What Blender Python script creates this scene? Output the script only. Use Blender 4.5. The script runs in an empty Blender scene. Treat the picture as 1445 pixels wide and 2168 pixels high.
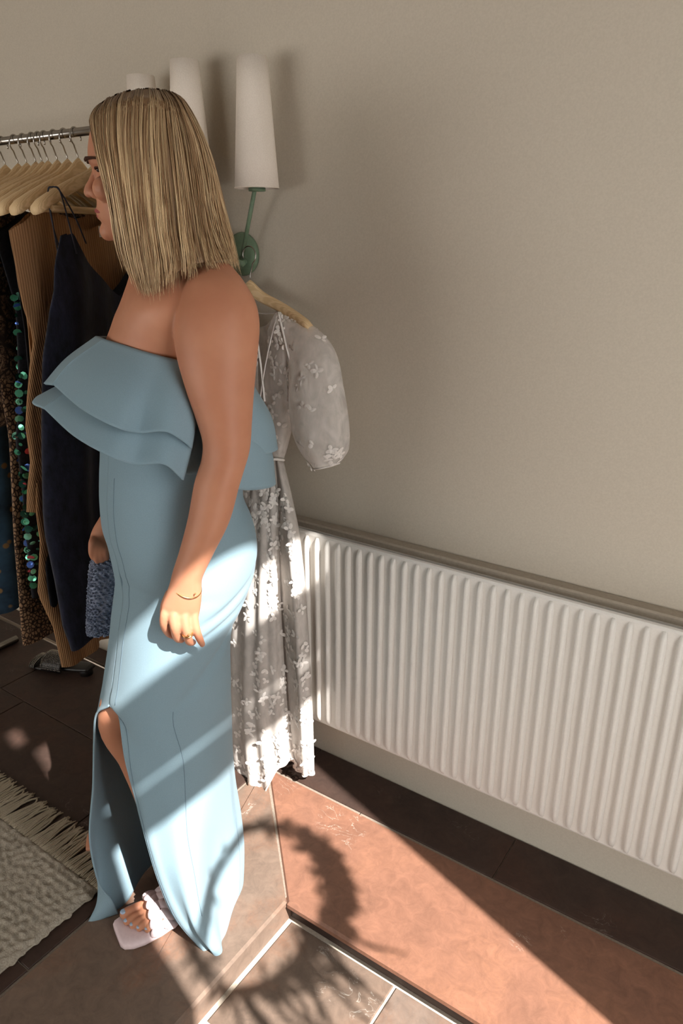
import bpy, math, random
import numpy as np
from mathutils import Vector

random.seed(7)
rng = np.random.default_rng(7)
SC = bpy.context.scene
COL = SC.collection

# ------------------------------------------------------------------ camera, sky, sun, exposure
F_PX, CX, CY, HORIZON = 1540.0, 722.5, 1084.0, 505.0
PITCH = math.atan((CY - HORIZON) / F_PX)
TH = math.radians(34.423)                 # heading, left of +Y (the wall normal)
CAM_H = 1.5
cam_d = bpy.data.cameras.new('camera')
cam_d.sensor_fit = 'VERTICAL'
cam_d.sensor_height = 36.0
cam_d.lens = 36.0 * F_PX / 2168.0
cam_d.clip_start = 0.05
cam = bpy.data.objects.new('camera', cam_d)
COL.objects.link(cam)
cam.location = (0, 0, CAM_H)
cam.rotation_euler = (math.pi / 2 - PITCH, 0, TH)
SC.camera = cam

world = bpy.data.worlds.new('sky')
SC.world = world
world.use_nodes = True
bg = world.node_tree.nodes['Background']
bg.inputs['Color'].default_value = (1.0, 0.98, 0.95, 1)
bg.inputs['Strength'].default_value = 5.3

SUN_AZ, SUN_EL = math.radians(16.5), math.radians(44.0)
SUN_DIR = Vector((-math.cos(SUN_AZ) * math.cos(SUN_EL), math.sin(SUN_AZ) * math.cos(SUN_EL), -math.sin(SUN_EL)))
sun_d = bpy.data.lights.new('sun', 'SUN')
sun_d.energy = 14.5
sun_d.angle = math.radians(0.55)
sun_d.color = (1.0, 0.96, 0.92)
sun = bpy.data.objects.new('sun', sun_d)
COL.objects.link(sun)
sun.rotation_euler = SUN_DIR.to_track_quat('-Z', 'Y').to_euler()
sun.location = (6, -2, 6)

vs = SC.view_settings
vs.view_transform = 'Standard'
vs.look = 'None'
vs.gamma = 1.0
vs.use_curve_mapping = False
vs.exposure = 0.1

# ------------------------------------------------------------------ measuring helpers (photo pixel -> place in the room)
_H = np.array([-math.sin(TH), math.cos(TH), 0.0])
_R = np.array([math.cos(TH), math.sin(TH), 0.0])
_Z = np.array([0.0, 0.0, 1.0])
EYE = np.array([0.0, 0.0, CAM_H])
WALL_Y = 1.514

def ray(x, y):
    r = x - CX
    u = CY - y
    return _H * (F_PX * math.cos(PITCH) + u * math.sin(PITCH)) + _R * r + _Z * (u * math.cos(PITCH) - F_PX * math.sin(PITCH))

def on_y(x, y, Y):            # point of the room at distance Y towards the wall
    d = ray(x, y)
    return EYE + d * (Y / d[1])

def on_floor(x, y, z=0.0):
    d = ray(x, y)
    return EYE + d * ((z - CAM_H) / d[2])

# the woman: a plane through her body axis, seen in profile
PHI = TH + math.atan((CX - 370) / math.hypot(F_PX, CY - HORIZON))
BV = np.array([-math.sin(PHI), math.cos(PHI), 0.0])   # away from the viewer (her right)
BS = np.array([math.cos(PHI), math.sin(PHI), 0.0])    # her backward
R0 = 1.5
def W(x, y, l=0.0):
    d = ray(x, y)
    return EYE + d * ((R0 - l) / d.dot(BV))

def WZ(x, z, l=0.0):          # at column x, height z, depth offset l
    s = 0.0
    def px(s):
        P = BV * (R0 - l) + BS * s + _Z * (z - CAM_H)
        fw = P @ _H
        dep = fw * math.cos(PITCH) - P[2] * math.sin(PITCH)
        return CX + F_PX * (P @ _R) / dep
    a, b = -1.0, 1.0
    for _ in range(40):
        m = (a + b) / 2
        if px(m) < x: a = m
        else: b = m
    return BV * (R0 - l) + BS * a + _Z * z

# ------------------------------------------------------------------ materials
def lin(c):
    c = c / 255.0
    return c / 12.92 if c <= 0.04045 else ((c + 0.055) / 1.055) ** 2.4

def rgb(r, g, b):
    return (lin(r), lin(g), lin(b), 1.0)

class Mat:
    def __init__(s, name, color, rough=0.6, spec=0.3, metal=0.0):
        s.m = bpy.data.materials.new(name)
        s.m.use_nodes = True
        s.nt = s.m.node_tree
        s.n = s.nt.nodes
        s.b = s.n['Principled BSDF']
        s.b.inputs['Base Color'].default_value = color
        s.b.inputs['Roughness'].default_value = rough
        s.b.inputs['Specular IOR Level'].default_value = spec
        s.b.inputs['Metallic'].default_value = metal
        s.tc = s.n.new('ShaderNodeTexCoord')
    def link(s, a, b):
        s.nt.links.new(a, b)
    def mapping(s, scale=(1, 1, 1), rot=(0, 0, 0), src='Object'):
        mp = s.n.new('ShaderNodeMapping')
        mp.inputs['Scale'].default_value = scale
        mp.inputs['Rotation'].default_value = rot
        s.link(s.tc.outputs[src], mp.inputs['Vector'])
        return mp.outputs['Vector']
    def noise(s, scale, detail=3, rough=0.55, vec=None, dist=0.0):
        t = s.n.new('ShaderNodeTexNoise')
        t.inputs['Scale'].default_value = scale
        t.inputs['Detail'].default_value = detail
        t.inputs['Roughness'].default_value = rough
        t.inputs['Distortion'].default_value = dist
        s.link(vec if vec is not None else s.tc.outputs['Object'], t.inputs['Vector'])
        return t.outputs['Fac']
    def voronoi(s, scale, feature='F1', vec=None, out='Distance'):
        t = s.n.new('ShaderNodeTexVoronoi')
        t.feature = feature
        t.inputs['Scale'].default_value = scale
        s.link(vec if vec is not None else s.tc.outputs['Object'], t.inputs['Vector'])
        return t.outputs[out]
    def wave(s, scale, dist=0.0, vec=None, axis='X', detail=1):
        t = s.n.new('ShaderNodeTexWave')
        t.bands_direction = axis
        t.inputs['Scale'].default_value = scale
        t.inputs['Distortion'].default_value = dist
        t.inputs['Detail'].default_value = detail
        s.link(vec if vec is not None else s.tc.outputs['Object'], t.inputs['Vector'])
        return t.outputs['Fac']
    def ramp(s, fac, stops, interp='LINEAR'):
        r = s.n.new('ShaderNodeValToRGB')
        r.color_ramp.interpolation = interp
        els = r.color_ramp.elements
        while len(els) < len(stops):
            els.new(0.5)
        for e, (p, c) in zip(els, stops):
            e.position = p
            e.color = c
        s.link(fac, r.inputs['Fac'])
        return r.outputs['Color']
    def mix(s, fac, a, b, mode='MIX'):
        x = s.n.new('ShaderNodeMix')
        x.data_type = 'RGBA'
        x.blend_type = mode
        for inp, v in ((x.inputs[0], fac), (x.inputs[6], a), (x.inputs[7], b)):
            if isinstance(v, (int, float)): inp.default_value = v
            elif isinstance(v, tuple): inp.default_value = v
            else: s.link(v, inp)
        return x.outputs[2]
    def base(s, c):
        s.link(c, s.b.inputs['Base Color'])
        return s
    def bump(s, h, strength=0.3, dist=0.005):
        b = s.n.new('ShaderNodeBump')
        b.inputs['Strength'].default_value = strength
        b.inputs['Distance'].default_value = dist
        s.link(h, b.inputs['Height'])
        s.link(b.outputs['Normal'], s.b.inputs['Normal'])
        return s

def attr_color(mt, name='Col'):
    a = mt.n.new('ShaderNodeAttribute')
    a.attribute_name = name
    return a.outputs['Color']

M = {}
def speckled(name, c1, c2, scale=160, rough=0.75, spec=0.2, bump=0.1, bd=0.002, detail=3):
    mt = Mat(name, c1, rough, spec)
    nz = mt.noise(scale, detail)
    mt.base(mt.ramp(nz, [(0.3, c1), (0.7, c2)]))
    if bump: mt.bump(nz, bump, bd)
    M[name] = mt.m
    return mt

speckled('plaster', rgb(190, 180, 164), rgb(198, 188, 172), 240, 0.9, 0.1, 0.06, 0.001)
speckled('ceiling_paint', rgb(178, 170, 160), rgb(186, 178, 168), 60, 0.9, 0.1, 0)
speckled('wall_paint', rgb(205, 196, 182), rgb(214, 205, 192), 60, 0.9, 0.1, 0)
speckled('trim_paint', rgb(160, 149, 134), rgb(170, 159, 144), 120, 0.6, 0.3, 0.05)
speckled('radiator_paint', rgb(214, 210, 203), rgb(219, 215, 208), 200, 0.45, 0.4, 0)
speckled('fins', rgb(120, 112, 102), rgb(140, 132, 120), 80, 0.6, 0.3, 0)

def stone(name, dark, mid, red, light, seed):
    mt = Mat(name, dark, 0.5, 0.22)
    vec = mt.mapping((1, 1, 1))
    big = mt.noise(3.2 + seed, 5, 0.62, vec, 0.6)
    fine = mt.noise(120, 4, 0.7, vec)
    c = mt.ramp(big, [(0.3, dark), (0.5, mid), (0.66, red)])
    c = mt.mix(mt.ramp(fine, [(0.4, (0, 0, 0, 1)), (0.75, (1, 1, 1, 1))]), c, mid)
    vein = mt.noise(7.5 + seed, 4, 0.62, mt.mapping((1, 1.7, 1), (0, 0, 0.6 + seed)), 1.6)
    vm = mt.ramp(vein, [(0.492, (0, 0, 0, 1)), (0.5, (1, 1, 1, 1)), (0.508, (0, 0, 0, 1))])
    gate = mt.ramp(mt.noise(5.0 + seed, 2, 0.5, vec), [(0.60, (0, 0, 0, 1)), (0.68, (1, 1, 1, 1))])
    vm2 = mt.mix(1.0, vm, gate, 'MULTIPLY')
    c = mt.mix(vm2, c, light)
    mot = mt.ramp(mt.noise(26, 6, 0.75, vec, 0.8), [(0.3, (0.8, 0.8, 0.8, 1)), (0.7, (1.22, 1.2, 1.18, 1))])
    c = mt.mix(1.0, c, mot, 'MULTIPLY')
    mt.base(c)
    r = mt.n.new('ShaderNodeMapRange')
    r.inputs['To Min'].default_value = 0.34
    r.inputs['To Max'].default_value = 0.6
    mt.link(fine, r.inputs['Value'])
    mt.link(r.outputs['Result'], mt.b.inputs['Roughness'])
    mt.bump(mt.noise(40, 5, 0.65, vec), 0.18, 0.003)
    M[name] = mt.m
stone('red_stone', rgb(114, 83, 68), rgb(128, 92, 75), rgb(136, 97, 77), rgb(196, 182, 168), 0.0)
stone('brown_slate', rgb(100, 87, 77), rgb(115, 98, 86), rgb(126, 94, 76), rgb(168, 160, 150), 0.37)
stone('dark_tile', rgb(52, 42, 38), rgb(66, 52, 46), rgb(72, 52, 44), rgb(110, 100, 94), 0.71)
stone('grey_slate', rgb(92, 86, 80), rgb(118, 104, 94), rgb(120, 92, 76), rgb(165, 158, 150), 0.2)
speckled('grout', rgb(128, 116, 104), rgb(146, 134, 120), 200, 0.9, 0.1, 0.1)
speckled('pale_grout', rgb(190, 178, 162), rgb(210, 198, 182), 200, 0.9, 0.1, 0.1)

def fabric(name, c1, c2, scale=700, rough=0.8, sheen=0.0, bump=0.1, big=0.0):
    mt = Mat(name, c1, rough, 0.2)
    nz = mt.noise(scale, 2)
    mt.base(mt.ramp(nz, [(0.3, c1), (0.7, c2)]))
    mt.b.inputs['Sheen Weight'].default_value = sheen
    if bump: mt.bump(nz, bump, 0.001)
    M[name] = mt.m
    return mt
fabric('blue_crepe', rgb(140, 166, 178), rgb(147, 173, 185), 500, 0.75, 0.1)
def thin_cloth(name, amount, c):
    nt = M[name].node_tree
    b = nt.nodes['Principled BSDF']
    tl = nt.nodes.new('ShaderNodeBsdfTranslucent')
    tl.inputs['Color'].default_value = c
    mx = nt.nodes.new('ShaderNodeMixShader')
    mx.inputs[0].default_value = amount
    nt.links.new(b.outputs[0], mx.inputs[1])
    nt.links.new(tl.outputs[0], mx.inputs[2])
    nt.links.new(mx.outputs[0], nt.nodes['Material Output'].inputs['Surface'])
thin_cloth('blue_crepe', 0.2, rgb(150, 170, 182))
fabric('blue_seam', rgb(108, 128, 140), rgb(114, 134, 146), 500, 0.8)

skin = Mat('skin', rgb(196, 140, 112), 0.5, 0.35)
sn = skin.noise(14, 3)
skin.base(skin.ramp(sn, [(0.3, rgb(182, 122, 93)), (0.7, rgb(192, 134, 104))]))
skin.b.inputs['Subsurface Weight'].default_value = 0.12
skin.b.inputs['Subsurface Radius'].default_value = (0.02, 0.008, 0.004)
skin.b.inputs['Subsurface Scale'].default_value = 0.3
skin.bump(skin.noise(300, 2), 0.06, 0.001)
M['skin'] = skin.m
hairm = Mat('hair', rgb(180, 150, 110), 0.42, 0.35)
hairm.base(attr_color(hairm))
M['hair'] = hairm.m
speckled('lips', rgb(150, 66, 66), rgb(160, 74, 72), 300, 0.4, 0.4, 0)
speckled('brow', rgb(58, 38, 30), rgb(80, 54, 42), 500, 0.8, 0.1, 0)
speckled('eye_white', rgb(225, 218, 210), rgb(230, 224, 216), 100, 0.2, 0.5, 0)
speckled('eye_dark', rgb(50, 34, 28), rgb(60, 40, 32), 100, 0.2, 0.5, 0)
speckled('nail_blue', rgb(160, 180, 205), rgb(170, 190, 212), 100, 0.2, 0.5, 0)
M['gold'] = Mat('gold', rgb(225, 180, 120), 0.25, 0.5, 1.0).m
M['chrome'] = Mat('chrome', rgb(170, 165, 158), 0.22, 0.5, 1.0).m
M['shaded_chrome'] = Mat('shaded_chrome', rgb(150, 138, 125), 0.4, 0.5, 1.0).m  # chrome of the low rail with its shadow put into a browner tone
speckled('pale_pink_leather', rgb(222, 200, 202), rgb(230, 210, 211), 120, 0.45, 0.4, 0.05)
speckled('shade_linen', rgb(226, 214, 200), rgb(236, 225, 212), 420, 0.85, 0.1, 0.2)
speckled('green_metal', rgb(98, 118, 94), rgb(108, 128, 103), 90, 0.45, 0.4, 0.03)
def wood(name, a, b):
    mt = Mat(name, a, 0.5, 0.3)
    w = mt.wave(18, 5, mt.mapping((1, 6, 6)), 'Y', 3)
    mt.base(mt.ramp(w, [(0.2, a), (0.8, b)]))
    M[name] = mt.m
wood('beech', rgb(214, 182, 136), rgb(230, 200, 156))
speckled('rug_wool', rgb(150, 141, 127), rgb(182, 173, 158), 260, 0.95, 0.05, 0.5, 0.004)
speckled('tassel_wool', rgb(164, 152, 132), rgb(184, 172, 152), 400, 0.95, 0.05, 0.3, 0.002)

# rack garments
nav = Mat('navy_velvet', rgb(28, 30, 44), 0.9, 0.1)
nn = nav.noise(60, 4, 0.7, nav.mapping((1, 1, 0.4)))
nav.base(nav.ramp(nn, [(0.35, rgb(22, 23, 32)), (0.7, rgb(38, 40, 58))]))
nav.b.inputs['Sheen Weight'].default_value = 0.25
nav.bump(nn, 0.3, 0.004)
M['navy_velvet'] = nav.m
tan = Mat('tan_rib', rgb(156, 116, 80), 0.85, 0.1)
tw = tan.wave(110, 0.8, tan.mapping((1, 1, 0.04)), 'DIAGONAL', 2)
tan.base(tan.ramp(tw, [(0.1, rgb(146, 108, 76)), (0.7, rgb(168, 128, 92))]))
tan.bump(tw, 0.5, 0.004)
M['tan_rib'] = tan.m
snk = Mat('snake_print', rgb(90, 70, 55), 0.7, 0.2)
sv = snk.voronoi(26, 'DISTANCE_TO_EDGE', snk.mapping((1, 1, 0.7)))
sd = snk.noise(60, 4, 0.7, None, 2.5)
c0 = snk.ramp(sv, [(0.02, rgb(48, 38, 32)), (0.09, rgb(140, 112, 90)), (0.2, rgb(102, 80, 64)), (0.3, rgb(150, 122, 98))])
snk.base(snk.mix(snk.ramp(sd, [(0.45, (0, 0, 0, 1)), (0.55, (1, 1, 1, 1))]), c0, rgb(52, 40, 34)))
M['snake_print'] = snk.m
leo = Mat('leopard_print', rgb(120, 92, 66), 0.7, 0.2)
lv = leo.voronoi(120, 'DISTANCE_TO_EDGE', leo.mapping((1, 1, 0.75)))
leo.base(leo.ramp(lv, [(0.06, rgb(48, 34, 27)), (0.22, rgb(158, 124, 94))]))
M['leopard_print'] = leo.m
blf = Mat('blue_floral', rgb(40, 62, 82), 0.8, 0.2)
bn = blf.noise(8, 4, 0.6)
bv = blf.voronoi(24)
cb = blf.ramp(bn, [(0.3, rgb(34, 46, 60)), (0.6, rgb(62, 92, 116))])
blf.base(blf.mix(blf.ramp(bv, [(0.16, (1, 1, 1, 1)), (0.24, (0, 0, 0, 1))]), cb, rgb(150, 120, 84)))
M['blue_floral'] = blf.m
speckled('black_mesh', rgb(22, 22, 26), rgb(34, 34, 40), 200, 0.7, 0.2, 0.1)
seq = Mat('sequin', rgb(90, 180, 150), 0.18, 0.6, 0.5)
seq.base(attr_color(seq))
M['sequin'] = seq.m
M['gem'] = Mat('gem', rgb(205, 200, 192), 0.12, 0.7, 0.9).m
bag = Mat('bag_sequin', rgb(96, 106, 132), 0.3, 0.5, 0.25)
bag.base(bag.ramp(bag.noise(90, 2), [(0.35, rgb(84, 94, 116)), (0.65, rgb(146, 156, 178))]))
M['bag_sequin'] = bag.m
speckled('black_leather', rgb(24, 21, 20), rgb(32, 28, 26), 120, 0.4, 0.4, 0.05)
speckled('dark_strap', rgb(26, 24, 34), rgb(34, 32, 44), 300, 0.6, 0.3, 0)
speckled('blue_ribbon', rgb(40, 52, 96), rgb(48, 60, 108), 300, 0.6, 0.3, 0)
speckled('dry_twig', rgb(110, 84, 56), rgb(140, 110, 76), 60, 0.9, 0.1, 0.2)
speckled('frame_paint', rgb(60, 58, 56), rgb(70, 68, 66), 60, 0.5, 0.3, 0)

def sheer(name, opacity, c):
    mt = Mat(name, c, 0.7, 0.1)
    out = mt.n['Material Output']
    tr = mt.n.new('ShaderNodeBsdfTransparent')
    tl = mt.n.new('ShaderNodeBsdfTranslucent')
    tl.inputs['Color'].default_value = c
    m1 = mt.n.new('ShaderNodeMixShader')
    m1.inputs[0].default_value = 0.15
    mt.link(mt.b.outputs[0], m1.inputs[1])
    mt.link(tl.outputs[0], m1.inputs[2])
    m2 = mt.n.new('ShaderNodeMixShader')
    nz = mt.noise(35, 4, 0.6, mt.mapping((1, 1, 0.6)), 0.6)
    r = mt.n.new('ShaderNodeMapRange')
    r.inputs['From Min'].default_value = 0.3
    r.inputs['From Max'].default_value = 0.7
    r.inputs['To Min'].default_value = opacity - 0.12
    r.inputs['To Max'].default_value = opacity + 0.12
    mt.link(nz, r.inputs['Value'])
    mt.link(r.outputs['Result'], m2.inputs[0])
    mt.link(tr.outputs[0], m2.inputs[1])
    mt.link(m1.outputs[0], m2.inputs[2])
    mt.link(m2.outputs[0], out.inputs['Surface'])
    M[name] = mt.m
sheer('organza', 0.5, rgb(246, 240, 234))
sheer('organza_skirt', 0.62, rgb(226, 219, 212))
speckled('embroidery', rgb(230, 224, 217), rgb(236, 230, 224), 300, 0.7, 0.2, 0)

# ------------------------------------------------------------------ object helpers
ORIG = {}
def tag(o, label=None, cat=None, group=None, kind=None):
    if label: o['label'] = label
    if cat: o['category'] = cat
    if group: o['group'] = group
    if kind: o['kind'] = kind
    return o

def thing(name, loc, label, cat, group=None):
    o = bpy.data.objects.new(name, None)
    o.empty_display_size = 0.05
    COL.objects.link(o)
    o.location = loc
    ORIG[o.name] = np.array(loc, float)
    return tag(o, label, cat, group)

def mesh_data(name, V, Fc, mat, smooth=True, cols=None):
    me = bpy.data.meshes.new(name)
    me.from_pydata([tuple(map(float, v)) for v in V], [], [tuple(map(int, f)) for f in Fc])
    me.update()
    if smooth and len(me.polygons):
        me.polygons.foreach_set('use_smooth', [True] * len(me.polygons))
    if mat: me.materials.append(M[mat])
    if cols is not None:
        ca = me.color_attributes.new('Col', 'FLOAT_COLOR', 'POINT')
        ca.data.foreach_set('color', np.asarray(cols, dtype=np.float32).ravel())
    return me

def add(name, V, Fc, mat, parent=None, smooth=True, cols=None):
    """a mesh object; V in room coordinates, stored relative to the thing it belongs to"""
    V = np.asarray(V, float)
    o0 = ORIG[parent.name] if parent is not None else (V.min(0) + V.max(0)) / 2 * [1, 1, 0] + [0, 0, V[:, 2].min()]
    me = mesh_data(name, V - o0, Fc, mat, smooth, cols)
    o = bpy.data.objects.new(name, me)
    COL.objects.link(o)
    ORIG[o.name] = o0
    if parent is not None: o.parent = parent
    else: o.location = o0
    return o

def put(name, me, parent, loc, rot=(0, 0, 0)):
    """one more object sharing mesh data, placed at loc in the room"""
    o = bpy.data.objects.new(name, me)
    COL.objects.link(o)
    o.parent = parent
    o.location = np.array(loc, float) - (ORIG[parent.name] if parent is not None else 0)
    o.rotation_euler = rot
    ORIG[o.name] = ORIG[parent.name] if parent is not None else np.array(loc, float)
    return o

def boxg(x0, x1, y0, y1, z0, z1):
    V = [(x, y, z) for x in (x0, x1) for y in (y0, y1) for z in (z0, z1)]
    Fc = [(0, 1, 3, 2), (4, 6, 7, 5), (0, 4, 5, 1), (2, 3, 7, 6), (0, 2, 6, 4), (1, 5, 7, 3)]
    return np.array(V, float), Fc

def bevel_box(x0, x1, y0, y1, z0, z1, b):
    """box with its top edges chamfered"""
    V = [(x0, y0, z0), (x1, y0, z0), (x1, y1, z0), (x0, y1, z0),
         (x0, y0, z1 - b), (x1, y0, z1 - b), (x1, y1, z1 - b), (x0, y1, z1 - b),
         (x0 + b, y0 + b, z1), (x1 - b, y0 + b, z1), (x1 - b, y1 - b, z1), (x0 + b, y1 - b, z1)]
    Fc = [(3, 2, 1, 0), (8, 9, 10, 11)]
    for i in range(4):
        j = (i + 1) % 4
        Fc += [(i, j, 4 + j, 4 + i), (4 + i, 4 + j, 8 + j, 8 + i)]
    return np.array(V, float), Fc

def join(parts):
    V, Fc, n = [], [], 0
    for v, f in parts:
        V.append(np.asarray(v, float))
        Fc += [tuple(i + n for i in q) for q in f]
        n += len(v)
    return np.concatenate(V), Fc

def grid_faces(r, c, closed=False, flip=False):
    Fc = []
    cc = c if closed else c - 1
    for i in range(r - 1):
        for j in range(cc):
            k = (j + 1) % c
            q = (i * c + j, i * c + k, (i + 1) * c + k, (i + 1) * c + j)
            Fc.append(q[::-1] if flip else q)
    return Fc

def loft(rings, caps=True):
    """rings: list of (n,3) arrays of one length"""
    n = len(rings[0])
    V = np.concatenate(rings)
    Fc = grid_faces(len(rings), n, True)
    if caps:
        a = len(V)
        V = np.concatenate([V, rings[0].mean(0)[None], rings[-1].mean(0)[None]])
        b0 = (len(rings) - 1) * n
        for j in range(n):
            k = (j + 1) % n
            Fc.append((a, k, j))
            Fc.append((a + 1, b0 + j, b0 + k))
    return V, Fc

def ering(c, a, b, n=20, e=1.0):
    t = np.linspace(0, 2 * math.pi, n, endpoint=False)
    ct, st = np.cos(t), np.sin(t)
    ct = np.sign(ct) * np.abs(ct) ** e
    st = np.sign(st) * np.abs(st) ** e
    return np.asarray(c) + np.outer(ct, a) + np.outer(st, b)

def frames(P):
    P = np.asarray(P, float)
    T = np.gradient(P, axis=0)
    T /= np.linalg.norm(T, axis=1)[:, None] + 1e-12
    u = np.cross(T[0], [0, 0, 1.0])
    if np.linalg.norm(u) < 1e-3: u = np.cross(T[0], [0, 1.0, 0])
    U = []
    for t in T:
        u = u - t * (u @ t)
        u /= np.linalg.norm(u) + 1e-12
        U.append(u.copy())
    U = np.array(U)
    return T, U, np.cross(T, U)

def tube(P, r, n=8, caps=True, flat=1.0):
    P = np.asarray(P, float)
    r = np.broadcast_to(np.asarray(r, float), (len(P),))
    T, U, B = frames(P)
    return loft([ering(P[i], U[i] * r[i], B[i] * r[i] * flat, n) for i in range(len(P))], caps)

def crom(P, n, closed=False):
    """Catmull-Rom resample of points along axis 0 to n samples"""
    P = np.asarray(P, float)
    m = len(P)
    t = np.linspace(0, m if closed else m - 1, n, endpoint=not closed)
    i = np.floor(t).astype(int)
    if not closed: i = np.minimum(i, m - 2)
    f = (t - i).reshape((-1,) + (1,) * (P.ndim - 1))
    if closed: g = lambda k: P[k % m]
    else:
        ext = np.concatenate([2 * P[:1] - P[1:2], P, 2 * P[-1:] - P[-2:-1]])
        g = lambda k: ext[k + 1]
    a, b, c, d = g(i - 1), g(i), g(i + 1), g(i + 2)
    return 0.5 * (2 * b + (c - a) * f + (2 * a - 5 * b + 4 * c - d) * f ** 2 + (3 * b - a - 3 * c + d) * f ** 3)

def net(G, nr, nc, closed=False):
    G = np.asarray(G, float)
    G = crom(G, nr)
    return np.swapaxes(crom(np.swapaxes(G, 0, 1), nc, closed), 0, 1)

def net_normals(G, closed=False):
    du = np.gradient(G, axis=0)
    if closed: dv = (np.roll(G, -1, 1) - np.roll(G, 1, 1)) / 2
    else: dv = np.gradient(G, axis=1)
    N = np.cross(du, dv)
    return N / (np.linalg.norm(N, axis=2)[:, :, None] + 1e-9)

def solid_sheet(G, th, closed=False):
    """a sheet with real thickness"""
    N = net_normals(G, closed)
    r, c, _ = G.shape
    V = np.concatenate([(G + N * th / 2).reshape(-1, 3), (G - N * th / 2).reshape(-1, 3)])
    k = r * c
    Fc = grid_faces(r, c, closed) + [tuple(i + k for i in q[::-1]) for q in grid_faces(r, c, closed)]
    edge = []
    cc = c if closed else c - 1
    for j in range(cc):
        j2 = (j + 1) % c
        Fc.append((j2, j, k + j, k + j2))
        b = (r - 1) * c
        Fc.append((b + j, b + j2, k + b + j2, k + b + j))
    if not closed:
        for i in range(r - 1):
            Fc.append((i * c, (i + 1) * c, k + (i + 1) * c, k + i * c))
            Fc.append(((i + 1) * c + c - 1, i * c + c - 1, k + i * c + c - 1, k + (i + 1) * c + c - 1))
    return V, Fc

def sphere(c, r, nu=12, nv=8, ax=None):
    r = np.broadcast_to(np.asarray(r, float), (3,))
    ax = np.eye(3) if ax is None else np.asarray(ax, float)
    rings = []
    for i in range(nv):
        a = math.pi * (i + 0.5) / nv
        rings.append(np.asarray(c) + np.array([(math.sin(a) * math.cos(t) * r[0], math.sin(a) * math.sin(t) * r[1], math.cos(a) * r[2])
                     for t in np.linspace(0, 2 * math.pi, nu, endpoint=False)]) @ ax)
    return loft(rings)

# ------------------------------------------------------------------ room shell
ZL = -0.07                      # sunken entrance floor
CEIL = 3.25
XR, XL, YF = 0.90, -4.3, -2.7
def struct(name, g, mat, smooth=False):
    return tag(add(name, g[0], g[1], mat, None, smooth), kind='structure')

STEP_X, STEP_Y = -0.853, 1.007  # outer corner of the raised floor
wall_back = struct('wall_back', boxg(XL - 0.1, XR + 0.1, WALL_Y, WALL_Y + 0.12, ZL - 0.1, CEIL), 'plaster')
struct('wall_left', boxg(XL - 0.12, XL, YF - 0.1, WALL_Y, ZL - 0.1, CEIL), 'wall_paint')
struct('ceiling', boxg(XL - 0.1, XR + 0.1, YF - 0.1, WALL_Y + 0.1, CEIL, CEIL + 0.1), 'ceiling_paint')
# street side, behind the viewer: a wide shop window
struct('wall_front', join([boxg(XL - 0.1, XR + 0.04, YF - 0.1, YF, ZL - 0.1, 0.45), boxg(XL - 0.1, XR + 0.04, YF - 0.1, YF, 1.70, CEIL),
       boxg(XL - 0.1, -4.2, YF - 0.1, YF, 0.45, 1.70), boxg(-1.1, XR + 0.04, YF - 0.1, YF, 0.45, 1.70)]), 'wall_paint')
# right wall with the glazed entrance door: door pane, slot under the head, fanlight
DY0, DY1 = 0.176, 0.850
TW = 0.03
wr = [boxg(XR, XR + TW, YF, 0.132, ZL - 0.1, CEIL), boxg(XR, XR + TW, 0.132, DY0, ZL - 0.1, 2.83), boxg(XR, XR + TW, 0.132, DY0, 2.94, CEIL), boxg(XR, XR + TW, DY1, WALL_Y, ZL - 0.1, CEIL)]  # small gap by the fanlight's upper corner, added to let a sun patch through
for z0, z1 in ((ZL - 0.1, 0.0), (2.275, 2.37), (2.405, 2.61), (2.79, CEIL)):
    wr.append(boxg(XR, XR + TW, DY0, DY1, z0, z1))
struct('wall_right', join(wr), 'frame_paint')

# floor: bed of grout, tiles laid into it one by one
def slab(name, g, mat): return struct(name, g, mat)
floor = slab('floor', join([boxg(XL, STEP_X - 0.01, YF, WALL_Y, -0.2, -0.004), boxg(STEP_X - 0.012, XR, STEP_Y + 0.03, WALL_Y, -0.2, -0.004)]), 'grout')
GAP = 0.0028
def tile(x0, x1, y0, y1, z1, mat, parent, b=0.0012, gap=GAP, depth=0.012):
    g = bevel_box(x0 + gap / 2, x1 - gap / 2, y0 + gap / 2, y1 - gap / 2, z1 - depth, z1 + random.uniform(-0.0004, 0.0004), b)
    o = add('tile', g[0], g[1], mat, parent, False)
    return o
# strip along the wall
for a, b in ((-1.21, -1.11), (-1.11, -0.47), (-0.47, 0.17), (0.17, 0.88)):
    tile(a, b, 1.355, WALL_Y - 0.002, 0, 'dark_tile', floor)
# main floor rows
for y0, y1, xs in ((1.134, WALL_Y - 0.002, (-1.21, -1.65, -2.25, -2.85, -3.45, -4.05)),
                   (0.552, 1.134, (-1.21, -1.482, -2.11, -2.73, -3.35, -3.97)),
                   (-0.03, 0.552, (-1.21, -1.26, -1.80, -2.40, -3.0, -3.6, -4.2))):
    for a, b in zip(xs[1:], xs[:-1]):
        tile(a, b, y0, y1, 0, 'dark_tile', floor)
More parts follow.
